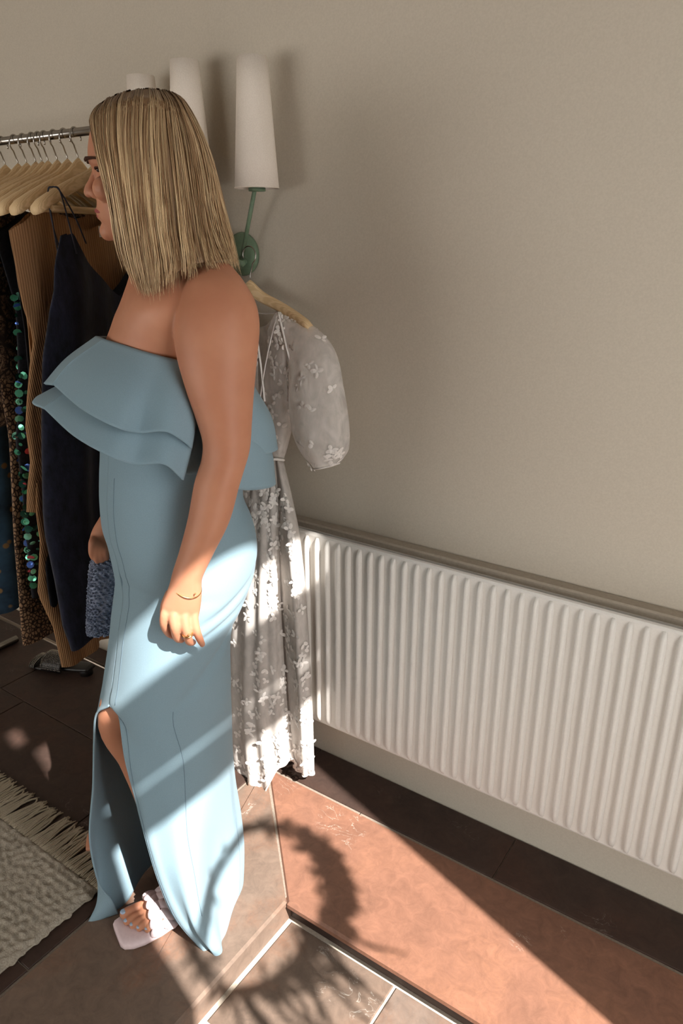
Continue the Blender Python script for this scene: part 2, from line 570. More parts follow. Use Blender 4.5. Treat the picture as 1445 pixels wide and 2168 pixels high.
# mitred border of the step: two big stones
def prism(poly, z0, z1, b=0.0):
    poly = np.asarray(poly, float)
    n = len(poly)
    c = poly.mean(0)
    V = [(*p, z0) for p in poly] + [(*p, z1 - b) for p in poly]
    dirs = []
    for i in range(n):
        e1 = poly[i] - poly[i - 1]; e2 = poly[(i + 1) % n] - poly[i]
        n1 = np.array([-e1[1], e1[0]]) / np.linalg.norm(e1); n2 = np.array([-e2[1], e2[0]]) / np.linalg.norm(e2)
        d = (n1 + n2); d /= (1 + n1 @ n2)
        dirs.append(d)
    V += [(*(p + d * b), z1) for p, d in zip(poly, dirs)]
    Fc = [tuple(range(n))[::-1], tuple(range(2 * n, 3 * n))]
    for i in range(n):
        j = (i + 1) % n
        Fc += [(i, j, n + j, n + i), (n + i, n + j, 2 * n + j, 2 * n + i)]
    return np.array(V), Fc
mg = 0.0035
g = prism([(STEP_X + mg, STEP_Y), (0.05, STEP_Y), (0.05, 1.352), (-1.197, 1.352)], -0.017, 0.0, 0.006)
tag(add('border_stone', *g, 'red_stone', floor, False), 'polished reddish step stone along the wall')
g = prism([(0.054, STEP_Y), (0.88, STEP_Y), (0.88, 1.352), (0.054, 1.352)], -0.017, 0.0, 0.006)
add('border_stone', *g, 'red_stone', floor, False)
g = prism([(-1.207, 0.30), (STEP_X, 0.30), (STEP_X, STEP_Y + 0.004), (-1.2, 1.349), (-1.207, 1.349)], -0.017, 0.0, 0.006)
tag(add('border_stone', *g, 'brown_slate', floor, False), 'mottled brown slate step stone')
g = prism([(-1.207, YF), (STEP_X, YF), (STEP_X, 0.296), (-1.207, 0.296)], -0.017, 0.0, 0.006)
add('border_stone', *g, 'brown_slate', floor, False)
# risers
g = boxg(STEP_X - 0.004, 0.88, STEP_Y + 0.022, STEP_Y + 0.034, ZL, -0.017)
add('riser', *g, 'dark_tile', floor, False)
g = boxg(STEP_X - 0.016, STEP_X - 0.004, YF, STEP_Y + 0.022, ZL, -0.017)
add('riser', *g, 'brown_slate', floor, False)
floor2 = tag(add('floor_entrance', *boxg(STEP_X - 0.01, XR, YF, STEP_Y + 0.03, -0.3, ZL - 0.004), 'pale_grout', None, False), kind='structure')
k = 0
for iy, (y0, y1) in enumerate(((0.722, 1.022), (0.42, 0.722), (0.12, 0.42), (-0.18, 0.12))):
    for ix in range(6):
        x0 = STEP_X + 0.004 + ix * 0.296
        tile(x0, min(x0 + 0.296, XR - 0.005), y0, y1, ZL, 'grey_slate' if (ix + iy) % 2 else 'brown_slate', floor2, 0.002, 0.007)

# ledge on the wall behind the radiator
trim = struct('trim_1', join([bevel_box(XL, XR, WALL_Y - 0.036, WALL_Y, 0.66, 0.772, 0.004)]), 'trim_paint')

# ------------------------------------------------------------------ radiator
RX0, RX1, RY, RZ0, RZ1 = -1.165, 0.47, 1.434, 0.167, 0.767
rad = thing('radiator', (-0.35, RY + 0.02, 0.10), 'long white ribbed panel radiator under the wall ledge', 'radiator')
def panel_profile(y_front, z0, z1, th=0.012, r=0.008):
    pts = [(y_front + th, z0 + 0.002), (y_front + r, z0), (y_front + r * 0.3, z0 + r * 0.3), (y_front, z0 + r), (y_front, z1 - r), (y_front + r * 0.3, z1 - r * 0.3),
           (y_front + r, z1), (y_front + th, z1 - 0.002)]
    return pts
pp = panel_profile(RY, RZ0, RZ1)
V = np.array([(x, y, z) for x in (RX0, RX1) for y, z in pp])
n = len(pp)
Fc = [(i, (i + 1) % n, n + (i + 1) % n, n + i) for i in range(n)] + [tuple(range(n))[::-1], tuple(range(n, 2 * n))]
add('front_panel', V, Fc, 'radiator_paint', rad, False)
add('back_panel', *boxg(RX0 + 0.01, RX1 - 0.01, RY + 0.040, RY + 0.048, RZ0 + 0.01, RZ1 - 0.012), 'radiator_paint', rad, False)
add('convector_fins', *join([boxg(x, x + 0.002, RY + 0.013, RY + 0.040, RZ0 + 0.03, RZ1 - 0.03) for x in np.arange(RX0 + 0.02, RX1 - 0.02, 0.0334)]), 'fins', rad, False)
for x in (RX0 + 0.25, RX1 - 0.25):
    add('wall_bracket', *boxg(x, x + 0.03, RY + 0.045, WALL_Y, 0.30, 0.62), 'fins', rad, False)
# one pressed rib, shared
rh = (RZ1 - RZ0) - 0.020
ribs = []
RT = [0, .003, .008, .016, .028, .045, .5, .955, .972, .984, .992, .997, 1]
for t in RT:
    s = min(t, 1 - t)
    k = math.sin(min(1.0, s / 0.045) * math.pi / 2) ** 0.6
    zc = (RZ0 + 0.010) + rh * t
    prof = []
    for a in np.linspace(0, math.pi, 9):
        prof.append((math.cos(a) * 0.0075 * (0.5 + 0.5 * k), -math.sin(a) ** 0.75 * 0.0115 * k, zc - 0.1))
    ribs.append(np.array(prof))
rv = np.concatenate(ribs)
rib_me = mesh_data('rib', rv, grid_faces(13, 9, False, True), 'radiator_paint')
x = -1.0938 - 0.0334
while x < RX1 - 0.02:
    put('rib', rib_me, rad, (x, RY + 0.0005, 0.1))
    x += 0.03345
add('valve', *join([tube([(RX1 - 0.03, RY + 0.03, RZ0 + 0.005), (RX1 - 0.03, RY + 0.03, 0.0)], 0.008)]), 'chrome', rad)
add('valve', *join([tube([(RX0 + 0.03, RY + 0.03, RZ0 + 0.005), (RX0 + 0.03, RY + 0.03, 0.0)], 0.008)]), 'chrome', rad)

# ------------------------------------------------------------------ wall sconces
def sconce(x, zb, lean, label, shade_off=0.0):
    base = np.array([x, WALL_Y, zb])
    t = thing('wall_sconce', tuple(base), label, 'lamp', 'tall white shaded wall sconces')
    rr = []
    for d, r in ((0.0, 0.052), (0.006, 0.054), (0.014, 0.050), (0.018, 0.03), (0.0185, 0.002)):
        rr.append(ering(base + [0, -d, 0], np.array([r, 0, 0]), np.array([0, 0, r]), 28))
    add('wall_plate', *loft(rr), 'green_metal', t)
    k0 = base + [0.018, -0.016, -0.018]
    k1 = base + [0.024, -0.040, -0.020]
    top = base + np.array([lean, -0.085, 0.148 + shade_off])
    add('arm', *join([tube([k0, k1], 0.008, 10), sphere(k1, 0.011), tube([k1, top + [0, 0, 0.02]], 0.0052, 10)]), 'green_metal', t)
    add('socket', *join([tube([top + [0, 0, -0.006], top + [0, 0, 0.002]], 0.02, 18), tube([top, top + [0, 0, 0.06]], 0.012, 14)]), 'green_metal', t)
    z0, z1 = 0.0, 0.268
    outer = [ering(top + [0, 0, z], np.array([r, 0, 0]), np.array([0, r, 0]), 40) for z, r in ((z0, 0.052), (0.09, 0.0459), (0.18, 0.0398), (z1, 0.034))]
    inner = [ering(top + [0, 0, z], np.array([r, 0, 0]), np.array([0, r, 0]), 40) for z, r in ((z1, 0.0326), (0.18, 0.0384), (0.09, 0.0445), (z0, 0.0506))]
    V, Fc = loft(outer + inner, False)
    nn_ = 40
    b = 7 * nn_
    Fc += [(b + j, b + (j + 1) % nn_, (j + 1) % nn_, j) for j in range(nn_)]
    sh = add('shade', V, Fc, 'shade_linen', t)
    ring = [top + [math.cos(a) * 0.0518, math.sin(a) * 0.0518, 0.001] for a in np.linspace(0, 2 * math.pi, 41)]
    add('shade_rim', *tube(ring, 0.0012, 6, False), 'shade_linen', sh)
    return t
sconce(-1.345, 1.462, 0.125, 'right-hand tall white wall sconce on a green arm, lace dress hung below it')
sconce(-1.545, 1.478, 0.115, 'middle wall sconce, its long white shade standing up behind the blonde head')
sconce(-1.69, 1.462, 0.105, 'left-most wall sconce, only its white shade top showing above the hair')

# ------------------------------------------------------------------ hangers
def hanger_geo(half, drop, tipr=1.0):
    """wooden hanger in its own frame: arms along x, wood top at z=0 in the middle"""
    xs = np.linspace(-1, 1, 33)
    P, r = [], []
    rings = []
    for q in xs:
        a = abs(q)
        z = -0.014 - drop * (a ** 0.8 * 0.55 + 0.45 * a * a) + 0.010 * math.exp(-(a / 0.13) ** 2)
        hh = 0.0145 + 0.006 * math.exp(-(a / 0.16) ** 2) - 0.001 * a
        tt = 0.0065 + 0.0075 * a ** 1.5 * tipr
        if a > 0.97: hh *= 0.75; tt *= 0.75
        y = -0.018 * a * a
        rings.append(ering((q * half, y, z), np.array([0, tt, 0]), np.array([0, 0, hh]), 12, 0.8))
    return loft(rings)
def hook_geo(hh=0.062, rad_=0.019):
    P = [(0, 0, -0.005), (0, 0, hh * 0.32)]
    zc = hh - rad_ * 0.2
    for a in np.linspace(-60, 200, 16):
        t_ = math.radians(a)
        P.append((rad_ * math.cos(t_), 0, zc + rad_ * math.sin(t_)))
    return tube(P, 0.0017, 6)
def xform(g, loc, rz=0.0):
    V, Fc = g
    c, s = math.cos(rz), math.sin(rz)
    R_ = np.array([[c, -s, 0], [s, c, 0], [0, 0, 1]])
    return np.asarray(V) @ R_.T + np.asarray(loc), Fc

# ------------------------------------------------------------------ clothes rack
RAIL_Y, RAIL_Z = 1.155, 1.72
rack = thing('clothes_rack', (-1.85, RAIL_Y, 0.0), 'chrome clothes rail crowded with hangers along the wall', 'clothes rack')
add('top_rail', *tube([(-2.5, RAIL_Y, RAIL_Z), (-1.33, RAIL_Y, RAIL_Z)], 0.0092, 16), 'chrome', rack)
for x in (-2.49, -1.335):
    add('post', *tube([(x, RAIL_Y, 0.02), (x, RAIL_Y, RAIL_Z)], 0.0125, 14), 'chrome', rack)
    add('foot', *tube([(x, RAIL_Y - 0.2, 0.014), (x, RAIL_Y + 0.2, 0.014)], 0.014, 12), 'chrome', rack)
add('lower_rail', *tube([(-2.5, RAIL_Y, 0.288), (-1.33, RAIL_Y, 0.288)], 0.006, 12), 'shaded_chrome', rack)

ROT = 17.0
DN = np.array([math.sin(math.radians(ROT)), -math.cos(math.radians(ROT)), 0.0])    # towards the near tip of a hanger
NN = np.array([math.cos(math.radians(ROT)), math.sin(math.radians(ROT)), 0.0])     # garment front normal (towards the viewer's right)
HX = [-1.430, -1.507, -1.545, -1.582, -1.617, -1.640, -1.664, -1.700, -1.735, -1.788]
HL = ['wooden hanger nearest the face, a thin black strap over its tip', 'second wooden hanger from the face, its blunt pale tip showing',
      'third wooden hanger from the face on the chrome rail', 'fourth wooden hanger from the face on the chrome rail',
      'fifth wooden hanger from the face on the chrome rail', 'sixth wooden hanger from the face on the chrome rail',
      'seventh wooden hanger from the face on the chrome rail', 'eighth wooden hanger from the face on the chrome rail',
      'ninth wooden hanger with a blue ribbon loop', 'wooden hanger at the left edge of the photo']
hg = mesh_data('hanger_body', *hanger_geo(0.215, 0.086), 'beech')
hk = mesh_data('hook', *hook_geo(), 'chrome')
bar_g = mesh_data('trouser_bar', *tube([(-0.185, 0, -0.096), (0.185, 0, -0.096)], 0.0055, 10), 'beech')
HZ = RAIL_Z + 0.0092 + 0.0017 - (0.062 - 0.019 * 0.2 + 0.019)
HROT = math.radians(-90 + ROT)
for i, (x, lb) in enumerate(zip(HX, HL)):
    t = thing('coat_hanger', (x, RAIL_Y, HZ), lb, 'hanger', 'wooden hangers on the rail')
    jr = HROT + math.radians((0, 1, -1, 2, 0, -2, 1, -1, 2, 0)[i])
    put('hanger_body', hg, t, (x, RAIL_Y, HZ), (0, 0, jr))
    put('hook', hk, t, (x, RAIL_Y, HZ), (0, 0, HROT))
    if i in (0, 1): put('trouser_bar', bar_g, t, (x, RAIL_Y, HZ), (0, 0, jr))

SMAX = 0.235
def gplane(px, py, xh):
    d = ray(px, py)
    o = np.array([xh, RAIL_Y, 0.0])
    t = (o - EYE) @ NN / (d @ NN)
    P = EYE + d * t
    s = (P - o) @ DN
    if s > SMAX:                      # keep the near edge above the hanger tip: it swings sideways instead
        P = EYE + d * (((o + DN * SMAX) - EYE) @ DN / (d @ DN))
        s = SMAX
    return s, P[2], (P - o) @ NN

def garment(name, label, cat, xh, trace, zhem, mat, top=1.60, neck=0.10, neckw=0.45, th=0.03, folds=7, famp=0.012, drop=0.07, far=1.0, seed=1, hem_wave=0.01, group='garments on the rail'):
    """a hanging garment: flattened folded tube; `trace` is its near outline"""
    sz = np.array([gplane(px, py, xh) for px, py in trace])
    sz = sz[np.argsort(-sz[:, 1])]
    if zhem is None: zhem = float(sz[-1, 1])
    r_ = random.Random(seed)
    nr, na = 46, 96
    al = np.linspace(0, 2 * math.pi, na, endpoint=False)
    q = np.cos(al)
    o = np.array([xh, RAIL_Y, 0.0])
    ztop = top - drop * np.abs(q) ** 1.2 - neck * np.clip(1 - np.abs(q) / neckw, 0, 1) ** 0.8
    ph = [r_.uniform(0, 6.28) for _ in range(6)]
    V = np.zeros((nr, na, 3))
    for i in range(nr):
        t = i / (nr - 1)
        z = ztop + (zhem + hem_wave * np.sin(q * 9 + ph[0]) - ztop) * t
        s_near = np.interp(-z, -sz[:, 1], sz[:, 0])
        s = np.where(q > 0, q * s_near, q * np.minimum(s_near * far, 0.30))
        grow = 0.35 + 0.65 * min(1, t * 2.2)
        n_ = th * np.sin(al) * grow + famp * grow * np.sin(q * folds + ph[1] + 0.8 * math.sin(3 * t + ph[2])) + famp * 0.5 * grow * np.sin(q * folds * 2.3 + ph[3] + 2 * t)
        n_ = n_ + np.interp(-z, -sz[:, 1], sz[:, 2]) * (0.5 + 0.5 * q)
        V[i] = o + np.outer(s, DN) + np.outer(n_, NN) + np.outer(z, _Z)
    ob = thing(name, (xh, RAIL_Y, float(V[:, :, 2].min())), label, cat, group)
    VV, FF = V.reshape(-1, 3), grid_faces(nr, na, True)
    add('cloth', VV, FF, mat, ob)
    return ob, V

navy, NV = garment('slip_dress', 'long navy velvet slip dress with a deep V neck', 'dress', HX[0],
    [(136, 478), (130, 510), (120, 560), (119, 615), (110, 657), (102, 712), (94, 760), (90, 884), (88, 1000), (88, 1087), (92, 1139), (111, 1231), (127, 1327), (144, 1371)],
    None, 'navy_velvet', top=1.535, neck=0.16, neckw=0.85, th=0.045, folds=6, famp=0.012, drop=0.03, seed=3)
tanw, TV = garment('ribbed_tunic', 'tan ribbed knit sleeveless tunic next to the navy dress', 'top', HX[1],
    [(8, 436), (14, 470), (20, 510), (30, 560), (35, 600), (40, 620), (48, 657), (62, 693), (68, 726), (62, 774), (57, 848), (55, 905), (66, 977), (59, 1043), (58, 1087)],
    None, 'tan_rib', top=1.605, neck=0.09, neckw=0.5, th=0.03, folds=11, famp=0.009, drop=0.09, seed=5)
tanl, _ = garment('ribbed_dress', 'long tan ribbed dress whose hem pokes out below the navy one', 'dress', HX[2],
    [(30, 470), (60, 700), (75, 900), (80, 1087), (90, 1150), (86, 1258), (120, 1330), (138, 1410)],
    None, 'tan_rib', top=1.59, neck=0.05, th=0.025, folds=9, famp=0.012, seed=9)
seqd, SV = garment('sequin_dress', 'dark mesh dress with mint and blue sequins', 'dress', HX[4],
    [(-20, 470), (20, 600), (36, 650), (44, 760), (48, 880), (42, 930), (55, 1020), (60, 1100), (66, 1170), (72, 1262)],
    None, 'black_mesh', top=1.58, neck=0.05, th=0.03, folds=6, famp=0.01, seed=11)
jack, _ = garment('snake_print_top', 'brown snake-print top at the left edge of the photo', 'top', HX[6],
    [(-80, 470), (-75, 600), (-60, 750), (-50, 917)], None, 'snake_print', top=1.60, neck=0.05, th=0.035, folds=5, famp=0.008, seed=13)
leod, _ = garment('leopard_dress', 'long brown leopard-print dress with a straight hem', 'dress', HX[7],
    [(-60, 480), (-30, 650), (0, 800), (24, 929), (29, 1032), (33, 1143), (41, 1253), (44, 1327), (48, 1366)], None, 'leopard_print', top=1.59, neck=0.05, th=0.03, folds=4, famp=0.008, seed=17, hem_wave=0.004)
blud, _ = garment('floral_dress', 'blue floral dress behind the leopard-print one', 'dress', HX[9],
    [(-120, 480), (-100, 700), (-80, 920), (-70, 1100), (-60, 1310)], None, 'blue_floral', top=1.59, neck=0.05, th=0.04, folds=6, famp=0.014, seed=19)
dark1, _ = garment('dark_dress', 'dark green-black dress glimpsed low behind the leopard print', 'dress', HX[3],
    [(20, 500), (45, 700), (60, 900), (75, 1100), (90, 1250), (118, 1400)], None, 'black_mesh', top=1.58, th=0.02, folds=8, famp=0.012, seed=23)

# straps of the navy dress, over the hanger tips
def strap(pts, mat, parent, r=0.0016, name='strap'):
    add(name, *tube(crom(pts, 24), r, 6), mat, parent)
o0 = np.array([HX[0], RAIL_Y, 0.0])
tip = o0 + DN * 0.172 + _Z * (HZ - 0.064)
for s_, zz, off in ((0.128, 1.49, 0.03), (0.150, 1.47, 0.02), (0.140, 1.485, -0.03), (0.158, 1.465, -0.02)):
    a = o0 + DN * s_ + _Z * zz + NN * off
    strap([a, (a + tip) / 2 + NN * off * 0.4, tip + NN * 0.014 * (1 if off > 0 else -1), tip + _Z * 0.008], 'dark_strap', navy)
# ribbon loop on the ninth hanger
o9 = np.array([HX[8], RAIL_Y, 0.0]) + DN * 0.13 + _Z * (HZ - 0.045)
lp = [o9 + NN * 0.017 * math.cos(a) + _Z * 0.022 * math.sin(a) for a in np.linspace(0, 2 * math.pi, 21)]
tag(add('ribbon_loop', *tube(lp, 0.0022, 6, False), 'blue_ribbon'), 'narrow dark blue ribbon loop around a hanger arm', 'ribbon')
# care label in the tan tunic
lb = np.array([HX[1], RAIL_Y, 0.0]) + DN * -0.02 + _Z * 1.515 + NN * 0.03
add('care_label', *boxg(lb[0], lb[0] + 0.0012, lb[1] - 0.011, lb[1] + 0.011, lb[2] - 0.012, lb[2] + 0.012), 'eye_white', tanw, False)

# sequins scattered on the dark dress
parts, cols = [], []
pal = [rgb(120, 220, 180), rgb(70, 150, 120), rgb(90, 130, 220), rgb(40, 90, 80), rgb(205, 80, 90), rgb(150, 230, 200)]
nr, na = SV.shape[:2]
for k in range(300):
    i = rng.integers(6, nr - 2); j = rng.integers(-22, 10) % na
    p = SV[i, j] + NN * 0.004 + DN * 0.003
    nrm = NN * 0.6 + DN * 0.7 + rng.normal(0, 0.35, 3); nrm /= np.linalg.norm(nrm)
    u = np.cross(nrm, _Z); u /= np.linalg.norm(u); v = np.cross(nrm, u)
    r_ = rng.choice([0.0045, 0.0075, 0.0095])
    ring = [p + u * r_ * math.cos(a) + v * r_ * math.sin(a) for a in np.linspace(0, 2 * math.pi, 8, endpoint=False)]
    parts.append((np.array(ring + [p + nrm * 0.0008]), [(a, (a + 1) % 8, 8) for a in range(8)]))
    cidx = rng.choice(6, p=(0.26, 0.22, 0.12, 0.26, 0.04, 0.1))
    cols += [pal[cidx]] * 9
V, Fc = join(parts)
tag(add('sequins', V, Fc, 'sequin', seqd, False, cols), 'round mint, blue and coral sequins', kind='stuff')

# ------------------------------------------------------------------ lace dress hanging from the right sconce
LX = on_y(527, 600, 1.44)[0]
t = thing('coat_hanger', (LX, 1.445, 1.40), 'wooden hanger hooked on the sconce, carrying the sheer lace dress', 'hanger')
lhz = on_y(527, 606, 1.445)[2]
add('hanger_body', *xform(hanger_geo(0.20, 0.075), (LX, 1.445, lhz)), 'beech', t)
add('hook', *xform(hook_geo(0.078, 0.021), (LX, 1.445, lhz), 0.0), 'chrome', t)

lace = thing('lace_dress', (LX + 0.05, 1.41, 0.01), 'sheer white lace dress with puff sleeves hanging in front of the radiator end', 'dress')
def YN(rows):
    return np.array([[on_y(*p) for p in r] for r in rows])
LG = []       # surfaces that carry embroidered flowers
# bodice front right and left of the V neck, and back
rows = [[(566, 700, 1.425), (580, 668, 1.42), (592, 660, 1.43), (612, 672, 1.445)],
        [(566, 745, 1.415), (588, 735, 1.405), (606, 735, 1.41), (622, 745, 1.44)],
        [(558, 800, 1.41), (582, 800, 1.40), (604, 800, 1.405), (624, 810, 1.44)],
        [(556, 870, 1.41), (580, 872, 1.40), (602, 875, 1.405), (621, 885, 1.44)],
        [(560, 930, 1.415), (578, 932, 1.405), (596, 934, 1.41), (610, 940, 1.44)],
        [(566, 970, 1.42), (578, 970, 1.415), (590, 970, 1.42), (600, 972, 1.44)]]
# V neck: the inner edge runs from the shoulder down to the waist
G = net(YN(rows), 40, 30)
add('bodice_front', *solid_sheet(G, 0.0012), 'organza', lace); LG.append((G, 40))
rows = [[(500, 672, 1.44), (530, 690, 1.45), (560, 690, 1.46), (585, 665, 1.455), (600, 664, 1.455), (614, 676, 1.455)],
        [(490, 740, 1.44), (520, 745, 1.46), (560, 745, 1.47), (588, 745, 1.47), (606, 745, 1.465), (622, 750, 1.455)],
        [(495, 870, 1.44), (525, 872, 1.46), (556, 872, 1.47), (585, 874, 1.47), (604, 878, 1.465), (621, 886, 1.455)],
        [(520, 970, 1.44), (536, 970, 1.46), (556, 970, 1.46), (575, 970, 1.46), (588, 970, 1.455), (600, 972, 1.45)]]
G = net(YN(rows), 34, 40)
add('bodice_back', *solid_sheet(G, 0.0012), 'organza', lace)
rows = [[(548, 690, 1.43), (538, 668, 1.42), (520, 664, 1.43), (500, 676, 1.445)],
        [(545, 760, 1.42), (525, 750, 1.405), (508, 750, 1.41), (492, 756, 1.44)],
        [(550, 870, 1.41), (530, 872, 1.40), (512, 876, 1.405), (498, 886, 1.44)],
        [(562, 970, 1.415), (548, 970, 1.41), (535, 970, 1.415), (522, 972, 1.44)]]
G = net(YN(rows), 30, 24)
add('bodice_front', *solid_sheet(G, 0.0012), 'organza', lace); LG.append((G, 10))
# neckline bands
for pts in ([(589, 660, 1.425), (580, 690, 1.415), (570, 730, 1.405), (560, 780, 1.40), (552, 830, 1.398), (546, 880, 1.398)],
            [(589, 662, 1.424), (598, 700, 1.41), (606, 735, 1.40), (615, 770, 1.40), (620, 795, 1.405), (614, 820, 1.405), (622, 850, 1.42)],
            [(530, 664, 1.425), (540, 700, 1.41), (550, 760, 1.40), (560, 850, 1.398)],
            [(540, 662, 1.455), (566, 664, 1.458), (588, 660, 1.45)]):
    add('neckline_band', *tube(crom(YN([pts])[0], 40), 0.0028, 6, True, 0.6), 'embroidery', lace)
# sleeves: full tubes gathered at the cuff
def sleeve(rows):
    """rows of (left px,py),(right px,py),Y,half depth"""
    rings = []
    for (a, b, Y, d) in rows:
        A, B = on_y(*a, Y), on_y(*b, Y)
        rings.append(ering((A + B) / 2, (B - A) / 2, np.array([0, d, 0]), 40))
    G = crom(np.array(rings), 50)
    wob = 1 + 0.05 * np.sin(np.arange(40) / 40 * 2 * math.pi * 7)[None, :, None] * np.linspace(0, 1, 50)[:, None, None]
    c = G.mean(1, keepdims=True)
    return c + (G - c) * wob
G = sleeve([((590, 662), (604, 662), 1.445, 0.012), ((612, 740), (668, 696), 1.43, 0.03), ((618, 800), (706, 748), 1.42, 0.045), ((620, 860), (722, 830), 1.415, 0.055),
            ((630, 915), (731, 900), 1.41, 0.06), ((646, 955), (732, 950), 1.41, 0.05), ((662, 978), (722, 972), 1.41, 0.035), ((668, 990), (714, 982), 1.41, 0.028)])
V = G.reshape(-1, 3)
add('sleeve', V, grid_faces(50, 40, True), 'organza', lace); LG.append((G, 80))
add('cuff', *tube(np.vstack([G[-1], G[-1][:1]]), 0.0024, 6, False), 'embroidery', lace)
G = sleeve([((500, 670), (516, 668), 1.445, 0.012), ((430, 710), (495, 745), 1.43, 0.03), ((400, 770), (492, 810), 1.42, 0.045), ((392, 860), (490, 880), 1.415, 0.055),
            ((398, 940), (470, 950), 1.41, 0.05), ((410, 985), (455, 990), 1.41, 0.03)])
add('sleeve', G.reshape(-1, 3), grid_faces(50, 40, True), 'organza', lace)
add('waist_band', *tube(crom(YN([[(520, 972, 1.435), (540, 972, 1.41), (566, 972, 1.402), (585, 972, 1.405), (600, 974, 1.44), (585, 972, 1.465), (540, 972, 1.465), (520, 972, 1.44)]])[0], 50), 0.004, 6), 'embroidery', lace)
# skirt: pleated panels, open towards the right leg
def pleat(G, amp, k, ph=0.0):
    n_ = net_normals(G)
    r, c, _ = G.shape
    a = amp * np.sin(np.linspace(0, k * 2 * math.pi, c) + ph)[None, :, None] * np.linspace(0.2, 1, r)[:, None, None]
    return G + n_ * a
rows = [[(520, 976, 1.43), (536, 976, 1.41), (552, 976, 1.405), (566, 976, 1.40), (582, 976, 1.405)],
        [(490, 1060, 1.42), (515, 1060, 1.385), (540, 1060, 1.375), (566, 1060, 1.375), (588, 1060, 1.385)],
        [(470, 1150, 1.41), (505, 1150, 1.36), (535, 1150, 1.345), (566, 1150, 1.35), (590, 1150, 1.375)],
        [(455, 1300, 1.39), (495, 1305, 1.34), (530, 1310, 1.32), (566, 1310, 1.33), (596, 1310, 1.37)],
        [(455, 1450, 1.38), (492, 1460, 1.32), (528, 1470, 1.30), (568, 1470, 1.32), (606, 1470, 1.36)],
        [(460, 1560, 1.37), (495, 1580, 1.305), (532, 1590, 1.285), (575, 1575, 1.31), (615, 1565, 1.355)],
        [(465, 1600, 1.36), (508, 1640, 1.29), (545, 1694, 1.262), (585, 1632, 1.30), (622, 1606, 1.35)]]
G = pleat(net(YN(rows), 80, 90), 0.007, 5)
add('skirt_front', *solid_sheet(G, 0.0012), 'organza_skirt', lace); LG.append((G[8:], 260))
add('hem_band', *tube(G[-1], 0.0026, 6), 'embroidery', lace)
rows = [[(578, 976, 1.42), (586, 976, 1.412), (594, 976, 1.42), (601, 977, 1.445)],
        [(586, 1060, 1.40), (598, 1060, 1.385), (610, 1060, 1.39), (621, 1062, 1.43)],
        [(590, 1150, 1.385), (606, 1150, 1.36), (622, 1150, 1.365), (638, 1152, 1.41)],
        [(604, 1310, 1.38), (620, 1310, 1.35), (636, 1310, 1.355), (652, 1312, 1.40)],
        [(614, 1470, 1.37), (630, 1470, 1.345), (646, 1470, 1.35), (662, 1470, 1.39)],
        [(622, 1580, 1.36), (636, 1585, 1.34), (652, 1585, 1.345), (666, 1580, 1.385)],
        [(628, 1628, 1.36), (640, 1640, 1.345), (654, 1642, 1.35), (667, 1634, 1.38)]]
G = pleat(net(YN(rows), 70, 36), 0.005, 2.5, 1.0)
add('skirt_front', *solid_sheet(G, 0.0012), 'organza_skirt', lace); LG.append((G[8:], 130))
add('hem_band', *tube(G[-1], 0.0024, 6), 'embroidery', lace)
add('placket', *tube(G[:, 0], 0.002, 6), 'embroidery', lace)
rows = [[(520, 976, 1.44), (545, 976, 1.455), (575, 976, 1.46), (600, 976, 1.45)],
        [(470, 1150, 1.42), (520, 1150, 1.43), (575, 1150, 1.43), (636, 1150, 1.42)],
        [(455, 1310, 1.405), (520, 1310, 1.40), (590, 1310, 1.405), (652, 1310, 1.41)],
        [(455, 1470, 1.39), (520, 1470, 1.385), (600, 1470, 1.385), (660, 1470, 1.40)],
        [(465, 1595, 1.375), (530, 1620, 1.36), (605, 1612, 1.37), (660, 1600, 1.39)]]
G = pleat(net(YN(rows), 60, 80), 0.006, 7, 0.5)
add('skirt_back', *solid_sheet(G, 0.0012), 'organza_skirt', lace)
# embroidered flowers: clusters of raised petals
parts = []
for G, cnt in LG:
    N = net_normals(G)
    r, c, _ = G.shape
    for k in range(cnt):
        i, j = rng.integers(2, r - 2), rng.integers(1, c - 1)
        nrm = N[i, j] * (1 if N[i, j][1] < 0 else -1)
        if nrm[1] > -0.1: continue
        p = G[i, j] + nrm * 0.0022
        u = np.cross(nrm, _Z); u /= np.linalg.norm(u); v = np.cross(nrm, u)
        base = rng.uniform(0, 6.28)
        for m_ in range(rng.integers(2, 5)):
            a = base + m_ * 1.5 + rng.uniform(-0.3, 0.3)
            d = u * math.cos(a) + v * math.sin(a)
            e = np.cross(nrm, d)
            cpt = p + d * rng.uniform(0.004, 0.012)
            L_, w_ = rng.uniform(0.0055, 0.0095), rng.uniform(0.0035, 0.006)
            ring = [cpt + d * L_ * math.cos(b) + e * w_ * math.sin(b) for b in np.linspace(0, 2 * math.pi, 9, endpoint=False)]
            parts.append((np.array(ring + [cpt + nrm * 0.0012]), [(b, (b + 1) % 9, 9) for b in range(9)]))
V, Fc = join(parts)
tag(add('embroidered_flowers', V, Fc, 'embroidery', lace, False), 'small white embroidered petals', kind='stuff')

